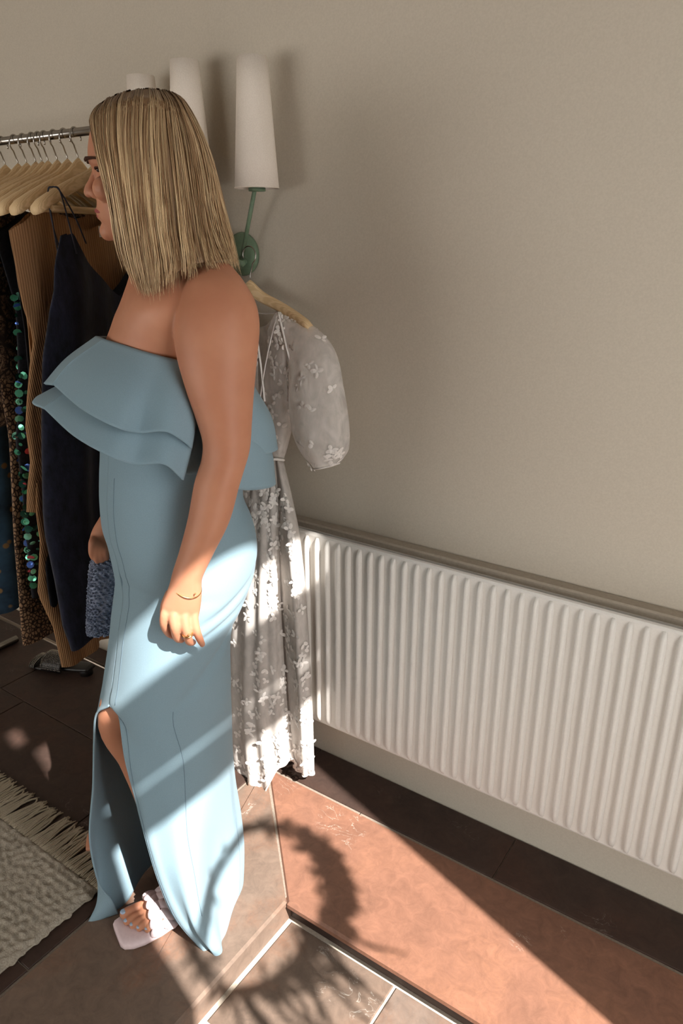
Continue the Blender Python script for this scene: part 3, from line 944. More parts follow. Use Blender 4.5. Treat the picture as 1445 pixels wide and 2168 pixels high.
# ------------------------------------------------------------------ rug with fringe
RUX, RUY = -1.247, 0.775
rug = thing('rug', (RUX - 0.45, 0.05, 0.0), 'cream looped wool rug with a fringed end', 'rug')
gx, gy = 230, 300
xs = np.linspace(RUX - 1.0, RUX, gx); ys = np.linspace(RUY - 1.4, RUY, gy)
GX, GY = np.meshgrid(xs, ys)
bum = np.zeros_like(GX)
rr = np.random.default_rng(4)
for k in range(46):
    a = rr.uniform(0, math.pi); fq = rr.uniform(160, 420)
    bum += np.sin((GX * math.cos(a) + GY * math.sin(a)) * fq + rr.uniform(0, 6.28))
bum = bum / 6.8
Zt = 0.0125 + 0.0022 * bum
edge = np.minimum.reduce([(RUX - GX) / 0.012, (GX - xs[0]) / 0.012, (RUY - GY) / 0.012, (GY - ys[0]) / 0.012])
Zt *= np.clip(edge, 0.12, 1) ** 0.5
wob = 0.003 * np.sin(GY * 95) + 0.0025 * np.sin(GY * 213)
Vr = np.stack([GX + wob * ((GX - xs[0]) / 1.0), GY + 0.002 * np.sin(GX * 130) * (GY > RUY - 0.02), Zt], -1).reshape(-1, 3)
Vb = Vr.copy(); Vb[:, 2] = 0.001
Fr = grid_faces(gy, gx)
add('pile', Vr, Fr, 'rug_wool', rug)
add('backing', *boxg(xs[0] + 0.004, RUX - 0.004, ys[0] + 0.004, RUY - 0.004, 0.0005, 0.006), 'rug_wool', rug, False)
def tassel_geo(seed):
    r_ = random.Random(seed)
    g_ = []
    for s in (-1, 1):
        P = [(s * 0.002, -0.006, 0.009), (s * 0.0028, 0.02, 0.008), (s * 0.003 + r_.uniform(-.003, .003), 0.055, 0.006), (s * 0.0035 + r_.uniform(-.006, .006), 0.085, 0.005),
             (s * 0.004 + r_.uniform(-.01, .01), 0.104 + r_.uniform(-.006, .006), 0.004)]
        g_.append(tube(crom(P, 10), [0.0028] * 9 + [0.0016], 6))
    return join(g_)
tms = [mesh_data('tassel', *tassel_geo(s), 'tassel_wool') for s in range(6)]
x = RUX - 0.006
k = 0
while x > RUX - 0.62:
    put('tassel', tms[k % 6], rug, (x, RUY, 0.0), (0, 0, math.radians(random.uniform(-9, 12))))
    x -= 0.0105
    k += 1

# ------------------------------------------------------------------ rhinestone sandals under the rack
def crystal_sandal(loc, rz, label):
    t = thing('sandal', loc, label, 'shoe', 'rhinestone sandals under the rail')
    o_ = np.array(loc, float)
    T_ = np.array([math.cos(rz), math.sin(rz), 0]); S_ = np.array([-math.sin(rz), math.cos(rz), 0])
    out = [(0.0, 0.026), (0.05, 0.03), (0.12, 0.03), (0.18, 0.042), (0.225, 0.04), (0.25, 0.024)]
    xs = np.linspace(0, 0.25, 20)
    hw = np.interp(xs, [p[0] for p in out], [p[1] for p in out])
    zz = np.interp(xs, [0, 0.09, 0.16, 0.25], [0.03, 0.022, 0.012, 0.012])
    rings = [ering(o_ + T_ * x_ + _Z * z_, S_ * w_, _Z * 0.009, 16, 0.7) for x_, w_, z_ in zip(xs, hw, zz)]
    add('sole', *loft(rings), 'black_leather', t)
    add('heel_block', *join([tube([o_ + T_ * 0.025 + _Z * 0.001, o_ + T_ * 0.025 + _Z * 0.03], 0.024, 16)]), 'black_leather', t)
    for x0, x1, hgt, w in ((0.10, 0.185, 0.062, 0.046), (0.215, 0.238, 0.034, 0.043)):
        G = np.array([[o_ + T_ * xx + S_ * (math.cos(a) * w) + _Z * (0.015 + math.sin(a) ** 0.7 * (hgt - 0.015)) for a in np.linspace(0.0, math.pi, 22)] for xx in np.linspace(x0, x1, 10)])
        st = add('strap', *solid_sheet(G, 0.002), 'black_leather', t)
        gems = []
        for xx in np.arange(x0 + 0.003, x1, 0.0062):
            for a in np.linspace(0.08, math.pi - 0.08, 26):
                gems.append(sphere(o_ + T_ * xx + S_ * (math.cos(a) * (w + 0.0015)) + _Z * (0.015 + math.sin(a) ** 0.7 * (hgt - 0.0125)), 0.0021, 5, 3))
        tag(add('rhinestones', *join(gems), 'gem', st, False), 'rows of glittering rhinestones', kind='stuff')
    return t
p0 = on_floor(128, 1420)
crystal_sandal((p0[0] + 0.12, p0[1] + 0.05, 0.0), math.radians(198), 'black sandal with a wide rhinestone strap on the floor under the rail')

# ------------------------------------------------------------------ wreath on the entrance door (throws the round shadow)
wt = thing('wreath', (XR - 0.05, 0.46, 1.50), 'dried twig wreath hanging on the entrance door', 'wreath')
wc = np.array([XR - 0.05, 0.46, 1.77])
parts = []
for k in range(16):
    ph = rng.uniform(0, 6.28)
    P = []
    for a in np.linspace(0, 2 * math.pi, 40):
        r_ = 0.205 + 0.009 * math.sin(3 * a + ph) + 0.006 * math.cos(5 * a + 2 * ph)
        P.append(wc + [0.012 * math.sin(4 * a + ph), r_ * math.cos(a), r_ * math.sin(a)])
    parts.append(tube(P, 0.0035, 5, False))
add('twig_ring', *join(parts), 'dry_twig', wt)
parts = []
for k in range(800):
    a = rng.normal(-0.65, 0.5)
    if rng.uniform() < 0.12: a = rng.uniform(0, 6.28)
    p = wc + np.array([rng.normal(0, 0.015), 0.205 * math.cos(a), 0.205 * math.sin(a)])
    d = np.array([rng.normal(0, 0.3), math.cos(a) * rng.uniform(-0.2, 1) + rng.normal(0, .5), math.sin(a) * rng.uniform(-0.2, 1) + rng.normal(0, .5) - 0.3])
    d /= np.linalg.norm(d)
    Ln = rng.uniform(0.025, 0.065)
    e = np.cross(d, [1, 0, 0]); e /= np.linalg.norm(e) + 1e-9
    w_ = Ln * 0.16
    parts.append((np.array([p, p + d * Ln * .5 + e * w_, p + d * Ln, p + d * Ln * .5 - e * w_, p + d * Ln * .5 + [0.003, 0, 0]]), [(0, 1, 4), (1, 2, 4), (2, 3, 4), (3, 0, 4)]))
tag(add('dried_leaves', *join(parts), 'dry_twig', wt, False), kind='stuff')
parts = []
for k in range(20):
    y0 = wc[1] + rng.uniform(-0.19, 0.12)
    z0 = wc[2] - math.sqrt(max(0.0, 0.205 ** 2 - (y0 - wc[1]) ** 2))
    Ln = rng.uniform(0.1, 0.26)
    parts.append(tube(crom([(wc[0], y0, z0), (wc[0], y0 + rng.normal(0, .012), z0 - Ln * .5), (wc[0], y0 + rng.normal(0, .03), z0 - Ln)], 8), [0.008, .008, .007, .006, .006, .005, .004, .003], 5))
add('trailing_stems', *join(parts), 'dry_twig', wt)
add('hanging_loop', *tube([wc + [0.03, 0, 0.205], wc + [0.048, 0, 0.5]], 0.002, 5), 'dry_twig', wt)

# ------------------------------------------------------------------ the woman
root_p = BV * (R0 - 0.02) + BS * 0.0
person = thing('person', (float(root_p[0]), float(root_p[1]), 0.0),
               'person with straight blonde shoulder-length hair in a pale blue strapless ruffle gown, seen in profile', 'person')
FWD = -BS            # the way she faces
LAT = -BV            # her left, towards the viewer

BP = []              # closed pieces of the body, fused below
def sect(rows, n=28, e=1.0):
    """rows: front (px,py), back (px,py), lateral half width, l of the centre"""
    rings = []
    for (a, b, lat, l) in rows:
        A, B = W(*a, l), W(*b, l)
        rings.append(ering((A + B) / 2, (A - B) / 2, LAT * lat, n, e))
    return crom(np.array(rings), len(rings) * 6)
def fuse(G): BP.append(loft(list(G)))

# trunk from the neck to the hips
trunk = [((278, 470), (372, 470), .050, 0), ((278, 515), (384, 505), .055, 0), ((277, 560), (408, 530), .062, 0), ((272, 588), (440, 545), .088, 0),
         ((264, 613), (472, 575), .125, 0), ((252, 645), (500, 615), .150, 0), ((242, 668), (515, 660), .150, 0), ((232, 697), (524, 710), .140, 0), ((222, 725), (528, 760), .130, 0),
         ((212, 770), (528, 810), .128, 0), ((206, 830), (524, 860), .128, 0), ((212, 890), (518, 910), .128, 0), ((220, 960), (512, 970), .135, 0),
         ((222, 1040), (512, 1040), .150, 0), ((236, 1120), (528, 1110), .165, 0), ((250, 1200), (526, 1180), .165, 0), ((262, 1290), (470, 1280), .13, 0)]
fuse(sect(trunk, 72))
# head
head = [((268, 212), (332, 212), .024, 0), ((236, 222), (364, 220), .045, 0), ((208, 240), (390, 236), .064, 0), ((192, 275), (406, 270), .075, 0), ((186, 310), (412, 305), .077, 0),
        ((186, 334), (412, 330), .077, 0), ((189, 347), (412, 345), .076, 0), ((199, 362), (410, 360), .075, 0), ((204, 385), (403, 380), .073, 0), ((206, 405), (395, 402), .070, 0),
        ((205, 425), (384, 420), .066, 0), ((205, 441), (374, 438), .063, 0), ((209, 452), (366, 450), .060, 0), ((212, 465), (360, 462), .056, 0), ((218, 478), (354, 474), .051, 0),
        ((221, 492), (348, 486), .044, 0), ((228, 503), (342, 496), .034, 0), ((243, 510), (335, 503), .020, 0)]
headG = sect(head, 64)
fuse(headG)
# nose, nostrils, lips, brow ridge
BP.append(tube([W(203, 358, 0), W(200, 372, 0), W(196, 386, 0), W(191, 398, 0), W(188.5, 407, 0)], [.006, .0068, .0082, .0098, .0098], 12))
BP.append(sphere(W(187.5, 407.5, 0), .0092))
for s in (-1, 1):
    BP.append(sphere(W(199, 411, s * .0115), .0078))
    BP.append(tube([W(194, 343, s * .010), W(198, 340, s * .028), W(212, 343, s * .05)], [.006, .007, .005], 10))
    BP.append(sphere(W(222, 400, s * .045), .022))
BP.append(tube([W(219, 449, -.026), W(210, 447, -.012), W(207, 446, 0), W(210, 447, .012), W(219, 449, .026)], [.003, .0052, .0056, .0052, .003], 10))
BP.append(tube([W(221, 455, -.024), W(214, 457, -.011), W(211.5, 458, 0), W(214, 457, .011), W(221, 455, .024)], [.003, .006, .0066, .006, .003], 10))
BP.append(sphere(W(230, 490, 0), .017))

# left arm (near side)
def limb(rows, n=28):
    rings = []
    for (a, b, l, d) in rows:
        A, B = W(*a, l), W(*b, l)
        rings.append(ering((A + B) / 2, (A - B) / 2, LAT * d, 64))
    return crom(np.array(rings), len(rings) * 6)
arm = [((425, 560), (480, 552), .09, .03), ((395, 592), (512, 590), .115, .058), ((374, 648), (540, 638), .135, .070), ((368, 705), (549, 688), .150, .070), ((374, 758), (545, 745), .163, .066),
       ((394, 829), (537, 832), .176, .060), ((414, 887), (533, 890), .184, .054), ((428, 936), (530, 938), .190, .049), ((426, 974), (524, 968), .195, .047),
       ((411, 1024), (507, 1024), .200, .046), ((397, 1100), (486, 1100), .205, .043), ((380, 1165), (454, 1166), .210, .036), ((365, 1212), (430, 1218), .214, .029),
       ((359, 1236), (427, 1238), .215, .026), ((350, 1260), (427, 1262), .216, .023), ((341, 1285), (424, 1288), .216, .020), ((342, 1304), (420, 1308), .214, .015)]
fuse(limb(arm))
# hand: fingers curl towards the thigh
def finger(P, r):
    P = np.array([W(*p) for p in P])
    rr_ = np.interp(np.linspace(0, 1, 16), np.linspace(0, 1, len(r)), r)
    BP.append(tube(crom(P, 16), rr_, 12))
    BP.append(sphere(P[-1], r[-1]))
finger([(357, 1285, .216), (350, 1302, .222), (348, 1322, .218), (356, 1339, .200), (366, 1346, .184)], [.0105, .0108, .0092, .0085, .0072])
finger([(372, 1288, .222), (368, 1306, .230), (370, 1330, .232), (375, 1350, .214), (384, 1354, .194)], [.0105, .0110, .0094, .0088, .0074])
finger([(392, 1288, .222), (390, 1308, .229), (394, 1336, .232), (400, 1357, .214), (408, 1360, .194)], [.0105, .0106, .0090, .0084, .0070])
finger([(410, 1290, .218), (410, 1312, .224), (416, 1336, .226), (423, 1354, .214), (428, 1364, .200)], [.0098, .0098, .0082, .0075, .0062])
finger([(364, 1255, .200), (353, 1282, .192), (350, 1308, .186), (357, 1330, .182), (366, 1342, .180)], [.0125, .0125, .0105, .0095, .0080])
# right arm (far side), bent a little forward to carry the bag
BP.append(tube(crom([W(430, 600, -.11), W(432, 680, -.165), W(400, 830, -.185), W(365, 950, -.19), W(300, 1030, -.165), W(240, 1090, -.125)], 24), np.interp(np.linspace(0, 1, 24), [0, .2, .5, .7, 1], [.05, .06, .05, .044, .03]), 18))
fuse(limb([((222, 1076), (262, 1096), -.125, .024), ((209, 1098), (250, 1112), -.120, .021), ((196, 1120), (240, 1132), -.112, .018), ((190, 1138), (232, 1152), -.105, .015), ((190, 1154), (226, 1166), -.100, .011)]))
for k, (a, b) in enumerate((((196, 1146), (195, 1182)), ((205, 1152), (204, 1190)), ((214, 1156), (214, 1188)), ((222, 1160), (223, 1184)))):
    l0 = -.086
    finger([(a[0] + 3, a[1] - 6, -.102), (a[0], a[1] + 4, l0 + .006), (b[0], b[1] - 12, l0 + .008), (b[0] + 2, b[1] - 2, l0 + .004)], [.0095, .0095, .0085, .0068])
finger([(212, 1122, -.125), (206, 1145, -.150), (207, 1166, -.160), (209, 1178, -.160)], [.011, .0105, .009, .0075])
# legs
BP.append(tube(crom([W(352, 1180, .06), W(338, 1300, .05), (W(303, 1420, .035)), W(258, 1520, .03), W(296, 1600, .04), W(334, 1700, .06), W(348, 1800, .09)], 36),
               np.interp(np.linspace(0, 1, 36), [0, .2, .38, .52, .65, .85, 1], [.09, .08, .060, .053, .049, .047, .036]), 40))
RF = WZ(330, 0.06, -.09)
BP.append(tube(crom([W(360, 1180, -.08), W(350, 1330, -.085), W(330, 1500, -.09), W(335, 1600, -.09), RF + [0, 0, .10], RF + [0, 0, -0.02]], 36),
               np.interp(np.linspace(0, 1, 36), [0, .3, .6, .8, 1], [.10, .085, .054, .05, .034]), 18))
BP.append(loft([ering(RF + FWD * x_ + _Z * (h_ - 0.055), LAT * w_, _Z * h_ * .9, 16) for x_, w_, h_ in ((-.06, .02, .03), (-.03, .032, .04), (.04, .036, .045), (.10, .042, .03), (.15, .042, .018), (.18, .03, .012))]))
# left foot in its sandal
FT = np.array([-0.40, -0.9165, 0.0]); FT /= np.linalg.norm(FT)
FS = np.array([-FT[1], FT[0], 0.0])              # lateral side, towards the viewer
HEEL = np.array([-1.100, 0.722, 0.0]) - FT * 0.245
SOLE = 0.022
def FL(x, y, z): return HEEL + FT * x + FS * y + _Z * z
rings = []
for x_, w_, zc, h_ in ((0.012, .012, .045, .015), (0.02, .026, .047, .024), (.045, .031, .052, .031), (.075, .031, .058, .037), (.105, .032, .058, .037), (.135, .036, .050, .029),
                       (.160, .041, .042, .021), (.180, .043, .037, .016), (.195, .040, .034, .012)):
    rings.append(ering(FL(x_, 0.0, zc), FS * w_, _Z * h_, 22))
fuse(crom(np.array(rings), 30))
BP.append(tube(crom([W(348, 1800, .09), FL(.058, -.002, .135), FL(.060, 0, .085), FL(.055, 0, .055)], 14), [.036] * 4 + [.034] * 5 + [.033] * 5, 20))
toes = ((-.028, .242, .0125, .180), (-.0085, .240, .0088, .185), (.0075, .231, .0084, .183), (.022, .220, .0080, .178), (.0345, .205, .0078, .172))
for y_, tip_, r_, x0 in toes:
    P = crom([FL(x0, y_ * 1.0, .036), FL((x0 + tip_) / 2, y_, .038), FL(tip_ - r_, y_ * 1.02, SOLE + r_ + .001)], 9)
    BP.append(tube(P, [r_ * .95] * 6 + [r_] * 3, 12))
    BP.append(sphere(P[-1], [r_, r_, r_ * .9]))

V, Fc = join(BP)
tmp_me = bpy.data.meshes.new('tmp')
tmp_me.from_pydata([tuple(v) for v in V], [], Fc)
tmp = bpy.data.objects.new('tmp', tmp_me)
COL.objects.link(tmp)
md = tmp.modifiers.new('r', 'REMESH'); md.mode = 'VOXEL'; md.voxel_size = 0.0024; md.use_smooth_shade = True
sm = tmp.modifiers.new('s', 'SMOOTH'); sm.factor = 0.5; sm.iterations = 5
dg = bpy.context.evaluated_depsgraph_get()
dg.update()
ev = tmp.evaluated_get(dg)
bm_ = bpy.data.meshes.new_from_object(ev)
nv = len(bm_.vertices)
co = np.empty(nv * 3, dtype=np.float64); bm_.vertices.foreach_get('co', co)
co = (co.reshape(-1, 3) - ORIG[person.name]).ravel()
bm_.vertices.foreach_set('co', co)
bm_.materials.clear(); bm_.materials.append(M['skin'])
bm_.polygons.foreach_set('use_smooth', [True] * len(bm_.polygons))
bm_.name = 'body'
bpy.data.objects.remove(tmp)
body = bpy.data.objects.new('body', bm_)
COL.objects.link(body); body.parent = person; ORIG[body.name] = ORIG[person.name]
tag(body, 'bare shoulders, arm, hand, shin and foot')

# face details
def head_pt(py, deg, out=0.0):
    best = min(range(len(head)), key=lambda i: abs(head[i][0][1] - py))
    ys_ = np.array([h_[0][1] for h_ in head], float)
    f_ = np.array([[*h_[0], *h_[1], h_[2]] for h_ in head], float)
    v = [np.interp(py, ys_, f_[:, k]) for k in range(5)]
    A, B = W(v[0], v[1]), W(v[2], v[3])
    c = (A + B) / 2; a = (A - B) / 2
    d = a * math.cos(math.radians(deg)) + LAT * v[4] * math.sin(math.radians(deg))
    return c + d * (1 + out / np.linalg.norm(d))
for nm, pts, r_ in (('lips', [(220, 449, -.028), (209, 447.5, -.014), (205, 446.5, 0), (209, 447.5, .014), (220, 449.5, .028)], [.0012, .004, .0046, .004, .0012]),
                    ('lips', [(222, 453, -.026), (213, 456.5, -.012), (209.5, 457.5, 0), (213, 456.5, .012), (222, 453, .026)], [.0012, .0042, .0048, .0042, .0012])):
    P = crom([W(*p) for p in pts], 20)
    add(nm, *tube(P, np.interp(np.linspace(0, 1, 20), np.linspace(0, 1, 5), r_), 8), 'lips', body)
for s in (-1, 1):
    P = [head_pt(341.5, s * 14, .0065), head_pt(339, s * 22, .0075), head_pt(339.5, s * 33, .006), head_pt(343, s * 44, .004)]
    add('eyebrow', *tube(crom(P, 14), np.interp(np.linspace(0, 1, 14), [0, .3, 1], [.0028, .0036, .0012]), 6), 'brow', body)
    P = [head_pt(361, s * 22, .001), head_pt(358.5, s * 29, .0042), head_pt(360, s * 38, .0042), head_pt(363, s * 44, .002)]
    e_ = add('eye', *sphere(head_pt(362, s * 32, -.0098), .0112), 'eye_white', body)
    add('iris', *sphere(head_pt(362.5, s * 27, -.0012), .0044), 'eye_dark', e_)
    add('eyelashes', *tube(crom(P, 12), .0016, 6), 'brow', body)

# toenails and fingernails
for i, (y_, tip_, r_, x0) in enumerate(toes):
    add('toenail', *sphere(FL(tip_ - r_ * .75, y_ * 1.02, SOLE + r_ * 1.82), (r_ * .62, r_ * .62, r_ * .28), 10, 6), 'nail_blue', body)

# ------------------------------------------------------------------ the gown
gown = None
def ring_row(front, back, lat, n, skew=0.0):
    A, B = W(*front), W(*back)
    t_ = np.linspace(0, 2 * math.pi, n, endpoint=False)
    c, a = (A + B) / 2, (A - B) / 2
    return c + np.outer(np.cos(t_), a) + np.outer(np.sin(t_), LAT * lat)
NC = 120
bod = [((211, 716), (532, 800), .140), ((207, 760), (533, 838), .140), ((201, 830), (531, 880), .140), ((206, 890), (526, 920), .140),
       ((213, 945), (520, 965), .146), ((212, 1000), (514, 1010), .154), ((212, 1050), (513, 1050), .162), ((217, 1106), (531, 1095), .172), ((229, 1145), (540, 1132), .178), ((240, 1192), (541, 1168), .182),
       ((245, 1222), (532, 1212), .184), ((243, 1252), (512, 1262), .182), ((237, 1300), (493, 1302), .178), ((232, 1350), (486, 1345), .176), ((225, 1402), (486, 1395), .174), ((219, 1442), (487, 1432), .174)]
up = np.array([ring_row(*b, NC) for b in bod])
# soft drag folds over the hip and below the seat
z0 = float(up[-1][:, 2].mean())
def ell(deg, row=-1):
    b = bod[row]
    A, B = W(*b[0]), W(*b[1])
    return (A + B) / 2 + (A - B) / 2 * math.cos(math.radians(deg)) + LAT * b[2] * math.sin(math.radians(deg))
degs = [32, 62, 90, 120, 180, 225, 270, 315, 352, 375, 392]
NCOL = 200
fine_deg = np.interp(np.linspace(0, 10, NCOL), range(11), degs)
S = []
S.append([W(252, 1515, .115), WZ(305, .47, .165), WZ(375, .455, .185), WZ(445, .445, .14), W(488, 1500, .01), WZ(465, .44, -.10), WZ(370, .45, -.15), WZ(280, .46, -.10), WZ(222, .475, -.045), W(206, 1510, .0), W(204, 1512, .05)])
S.append([W(265, 1605, .145), WZ(312, .385, .19), WZ(380, .37, .21), WZ(450, .36, .16), W(491, 1600, .01), WZ(470, .34, -.09), WZ(380, .34, -.15), WZ(292, .36, -.065), WZ(228, .38, -.02), W(204, 1585, .02), W(199, 1575, .05)])
S.append([W(287, 1690, .175), WZ(325, .30, .215), WZ(385, .29, .235), WZ(448, .27, .175), W(497, 1690, .02), WZ(480, .24, -.07), WZ(395, .23, -.14), WZ(300, .255, -.045), WZ(232, .28, .0), W(205, 1672, .03), W(197, 1665, .06)])
S.append([W(310, 1780, .205), WZ(342, .225, .24), WZ(398, .21, .262), WZ(452, .19, .165), W(509, 1775, .05), WZ(492, .15, -.05), WZ(405, .14, -.13), WZ(305, .17, -.025), WZ(238, .19, .02), W(203, 1775, .055), W(190, 1775, .085)])
S.append([W(337, 1868, .235), WZ(366, .15, .26), WZ(410, .135, .282), WZ(452, .12, .18), W(513, 1840, .10), WZ(498, .09, -.02), WZ(415, .075, -.11), WZ(308, .10, -.005), WZ(250, .12, .045), W(210, 1850, .085), W(208, 1866, .115)])
S.append([W(372, 1945, .255), WZ(396, .080, .275), WZ(424, .075, .292), WZ(458, .066, .215), W(508, 1930, .16), WZ(492, .045, .02), WZ(415, .035, -.09), WZ(312, .05, .015), WZ(262, .07, .07), W(206, 1910, .118), W(234, 1905, .14)])
S.append([W(434, 2017, .272), W(446, 2021, .278), W(460, 2026, .288), W(476, 2032, .285), W(490, 2037, .300), WZ(478, .012, .08), WZ(410, .012, -.07), WZ(312, .014, .03), W(262, 1915, .115), W(186, 1955, .145), W(249, 1934, .140)])
rows_u = np.array([[ell(d, r) for d in fine_deg] for r in range(len(bod))])
rows_l = np.swapaxes(crom(np.swapaxes(np.array(S), 0, 1), NCOL), 0, 1)
ctrl = np.concatenate([rows_u, rows_l])
NR = 210
SG = crom(ctrl, NR)
rowpos = np.linspace(0, len(ctrl) - 1, NR)
slit_row = int(np.argmin(np.abs(rowpos - (len(bod) - 1))))
N_ = net_normals(SG)
cen_ = SG.mean(1, keepdims=True)
N_ = N_ * np.where(((N_ * (SG - cen_)).sum(-1)) < 0, -1, 1)[:, :, None]
rp = rowpos[:, None]; cc_ = np.linspace(0, 10, NCOL)[None, :]
degf = fine_deg[None, :]
tl_ = np.clip((rp - (len(bod) - 1)) / 7.0, 0, 1)
fl = 0.010 * tl_ ** 1.4 * np.sin(cc_ * 3.1 + 0.6) * np.clip(cc_ / 1.5, 0, 1) * np.clip((3.7 - cc_), 0, 1)
# drag folds: below the seat, across the hip, at the waist
def crease(r0, slope, d0, wd, amp, wr): return -amp * np.exp(-((rp - r0 - slope * (degf - d0) / 40.0) / wr) ** 2) * np.exp(-((degf - d0) / wd) ** 2)
fl = fl + crease(10.0, -0.9, 135, 26, .008, .24) + crease(10.9, -0.9, 132, 24, .007, .22) + crease(13.0, -1.4, 128, 34, .009, .32) + crease(9.2, 0.3, 60, 45, .004, .3)
SG = SG + N_ * fl[:, :, None]
gown = add('gown', *solid_sheet(SG, 0.003), 'blue_crepe', person)
tag(gown, 'pale blue fitted strapless gown with a front slit')
def seam(P, off=0.0022, r=0.0011, nm='seam', mat='blue_seam'):
    add(nm, *tube(np.asarray(P) + LAT * off, r, 5), mat, gown)
add('slit_hem', *tube(SG[slit_row:, 0], 0.0024, 6), 'blue_crepe', gown)
add('slit_hem', *tube(SG[slit_row:, -1], 0.0024, 6), 'blue_crepe', gown)
Nn = net_normals(SG)
def on_sheet(G, N, path, out=0.0019):
    P = []
    for i, j in path:
        p, q = G[i, j], N[i, j]
        P.append(p + q * out * (1 if q @ LAT > 0 else -1))
    return P
ci = lambda x: int(round(x / 10 * (NCOL - 1)))
add('seam', *tube(on_sheet(SG, Nn, [(i, ci(0.28)) for i in range(slit_row + 3, NR - 2, 3)]), 0.0007, 5), 'blue_seam', gown)
add('seam', *tube(on_sheet(SG, Nn, [(i, ci(2.15)) for i in range(slit_row - 6, NR - 14, 3)]), 0.0006, 5), 'blue_seam', gown)
add('seam', *tube(on_sheet(SG, Nn, [(i, ci(0.3)) for i in range(44, slit_row - 1, 2)]), 0.0005, 5), 'blue_seam', gown)
add('hem_stitch', *tube(on_sheet(SG, Nn, [(i, ci(3.8)) for i in range(NR - 36, NR - 1, 2)]), 0.0006, 5), 'blue_seam', gown)

# two tiers of ruffle
def ruffle(top, bot, name, bulge=0.35, nr=26, nc=240):
    T_ = np.array([W(*p) for p in top]); B_ = np.array([W(*p) for p in bot])
    mid = T_ * 0.5 + B_ * 0.5
    ctr = T_.mean(0)
    o_ = (mid - ctr) * [1, 1, 0]
    mid = mid + o_ / (np.linalg.norm(o_, axis=1)[:, None] + 1e-9) * 0.012
    G = net(np.array([T_, mid, B_]), nr, nc, True)
    r = add(name, *solid_sheet(G, 0.0035, True), 'blue_crepe', gown)
    return G
top1 = [(205, 713, -.04), (209, 713, .0), (219, 717, .045), (226, 720, .056), (262, 731, .095), (299, 743, .118), (340, 754, .132), (374, 763, .138), (404, 777, .138), (416, 783, .137), (436, 793, .133), (490, 810, .105), (528, 822, .055), (533, 815, -.05), (470, 790, -.12), (380, 745, -.142), (290, 722, -.12), (235, 714, -.085)]
bot1 = [(120, 800, -.10), (94, 812, -.035), (109, 815, .050), (119, 820, .064), (175, 868, .150), (245, 905, .205), (295, 917, .188), (350, 914, .216), (388, 935, .206), (404, 949, .192), (409, 946, .148), (490, 970, .118), (577, 957, .040), (575, 940, -.06), (490, 900, -.16), (380, 880, -.22), (260, 850, -.22), (170, 820, -.17)]
ruffle(top1, bot1, 'upper_ruffle')
top2 = [(206, 790, -.03), (206, 795, .0), (212, 799, .045), (219, 802, .056), (258, 812, .098), (299, 822, .122), (340, 832, .135), (374, 840, .141), (404, 848, .140), (416, 852, .138), (436, 857, .134), (490, 868, .108), (530, 876, .055), (533, 868, -.05), (470, 850, -.12), (380, 830, -.142), (290, 805, -.12), (230, 793, -.085)]
bot2 = [(95, 836, -.10), (69, 853, -.035), (89, 864, .040), (99, 871, .056), (158, 925, .150), (230, 965, .208), (285, 984, .192), (345, 983, .218), (378, 1008, .204), (387, 1016, .190), (391, 1003, .148), (500, 1036, .118), (573, 1031, .045), (572, 1012, -.06), (490, 970, -.16), (380, 950, -.22), (250, 910, -.22), (150, 865, -.17)]
ruffle(top2, bot2, 'lower_ruffle')

# ------------------------------------------------------------------ hair
# rows 0..7 of each lock: parting, crown, temple ... tips
cols_near = [
 [(207, 232, .012), (191, 254, .040), (196, 285, .062), (206, 336, .082), (217, 372, .090), (232, 425, .096), (243, 500, .092), (262, 562, .088)],
 [(235, 211, .012), (221, 236, .060), (221, 290, .082), (231, 350, .097), (243, 410, .104), (255, 480, .106), (268, 545, .104), (290, 608, .098)],
 [(275, 197, .012), (264, 221, .070), (261, 290, .090), (267, 360, .106), (275, 430, .114), (286, 500, .118), (299, 570, .120), (313, 634, .118)],
 [(318, 192, .012), (317, 217, .070), (316, 290, .090), (320, 360, .106), (325, 430, .120), (333, 500, .128), (342, 560, .136), (344, 612, .140)],
 [(350, 198, .012), (362, 228, .062), (371, 295, .079), (379, 360, .094), (387, 430, .112), (394, 490, .126), (403, 540, .140), (406, 572, .146)],
 [(366, 204, .006), (390, 243, .040), (413, 300, .054), (426, 360, .070), (437, 430, .088), (448, 490, .105), (460, 530, .120), (474, 560, .128)],
 [(370, 204, .0), (407, 246, .004), (430, 294, .006), (449, 345, .010), (464, 405, .016), (478, 465, .030), (491, 512, .045), (502, 566, .060)]]
PART = [(210, 236), (236, 217), (274, 204), (316, 199), (346, 202), (362, 206), (370, 210)]
for c, (px_, py_) in zip(cols_near, PART): c[0] = (px_, py_, .0)
cols_near[0].insert(1, (199, 240, .024)); cols_near[1].insert(1, (227, 225, .034)); cols_near[2].insert(1, (268, 211, .038)); cols_near[3].insert(1, (317, 206, .038))
cols_near[4].insert(1, (355, 212, .034)); cols_near[5].insert(1, (377, 216, .020)); cols_near[6].insert(1, (388, 219, .002))
far = [[(p[0], p[1], -p[2]) for p in c] for c in cols_near[-2::-1]]
for c in far:
    for i in range(6, 9): c[i] = (c[i][0], c[i][1] - 6, c[i][2])
HN = np.array([[W(*p) for p in c] for c in cols_near + far])          # columns x rows
HN = np.swapaxes(HN, 0, 1)
HG = net(HN, 48, 120)
HG = HG + _Z * (0.006 * np.clip(1 - np.arange(48) / 9.0, 0, 1))[:, None, None]
cen = HG.mean(1, keepdims=True)
shell = cen + (HG - cen) * np.array([0.965, 0.965, 0.985])
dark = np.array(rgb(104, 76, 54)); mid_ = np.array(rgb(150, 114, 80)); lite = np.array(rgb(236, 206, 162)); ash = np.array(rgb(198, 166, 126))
VV, FF = solid_sheet(shell[:46], 0.004)
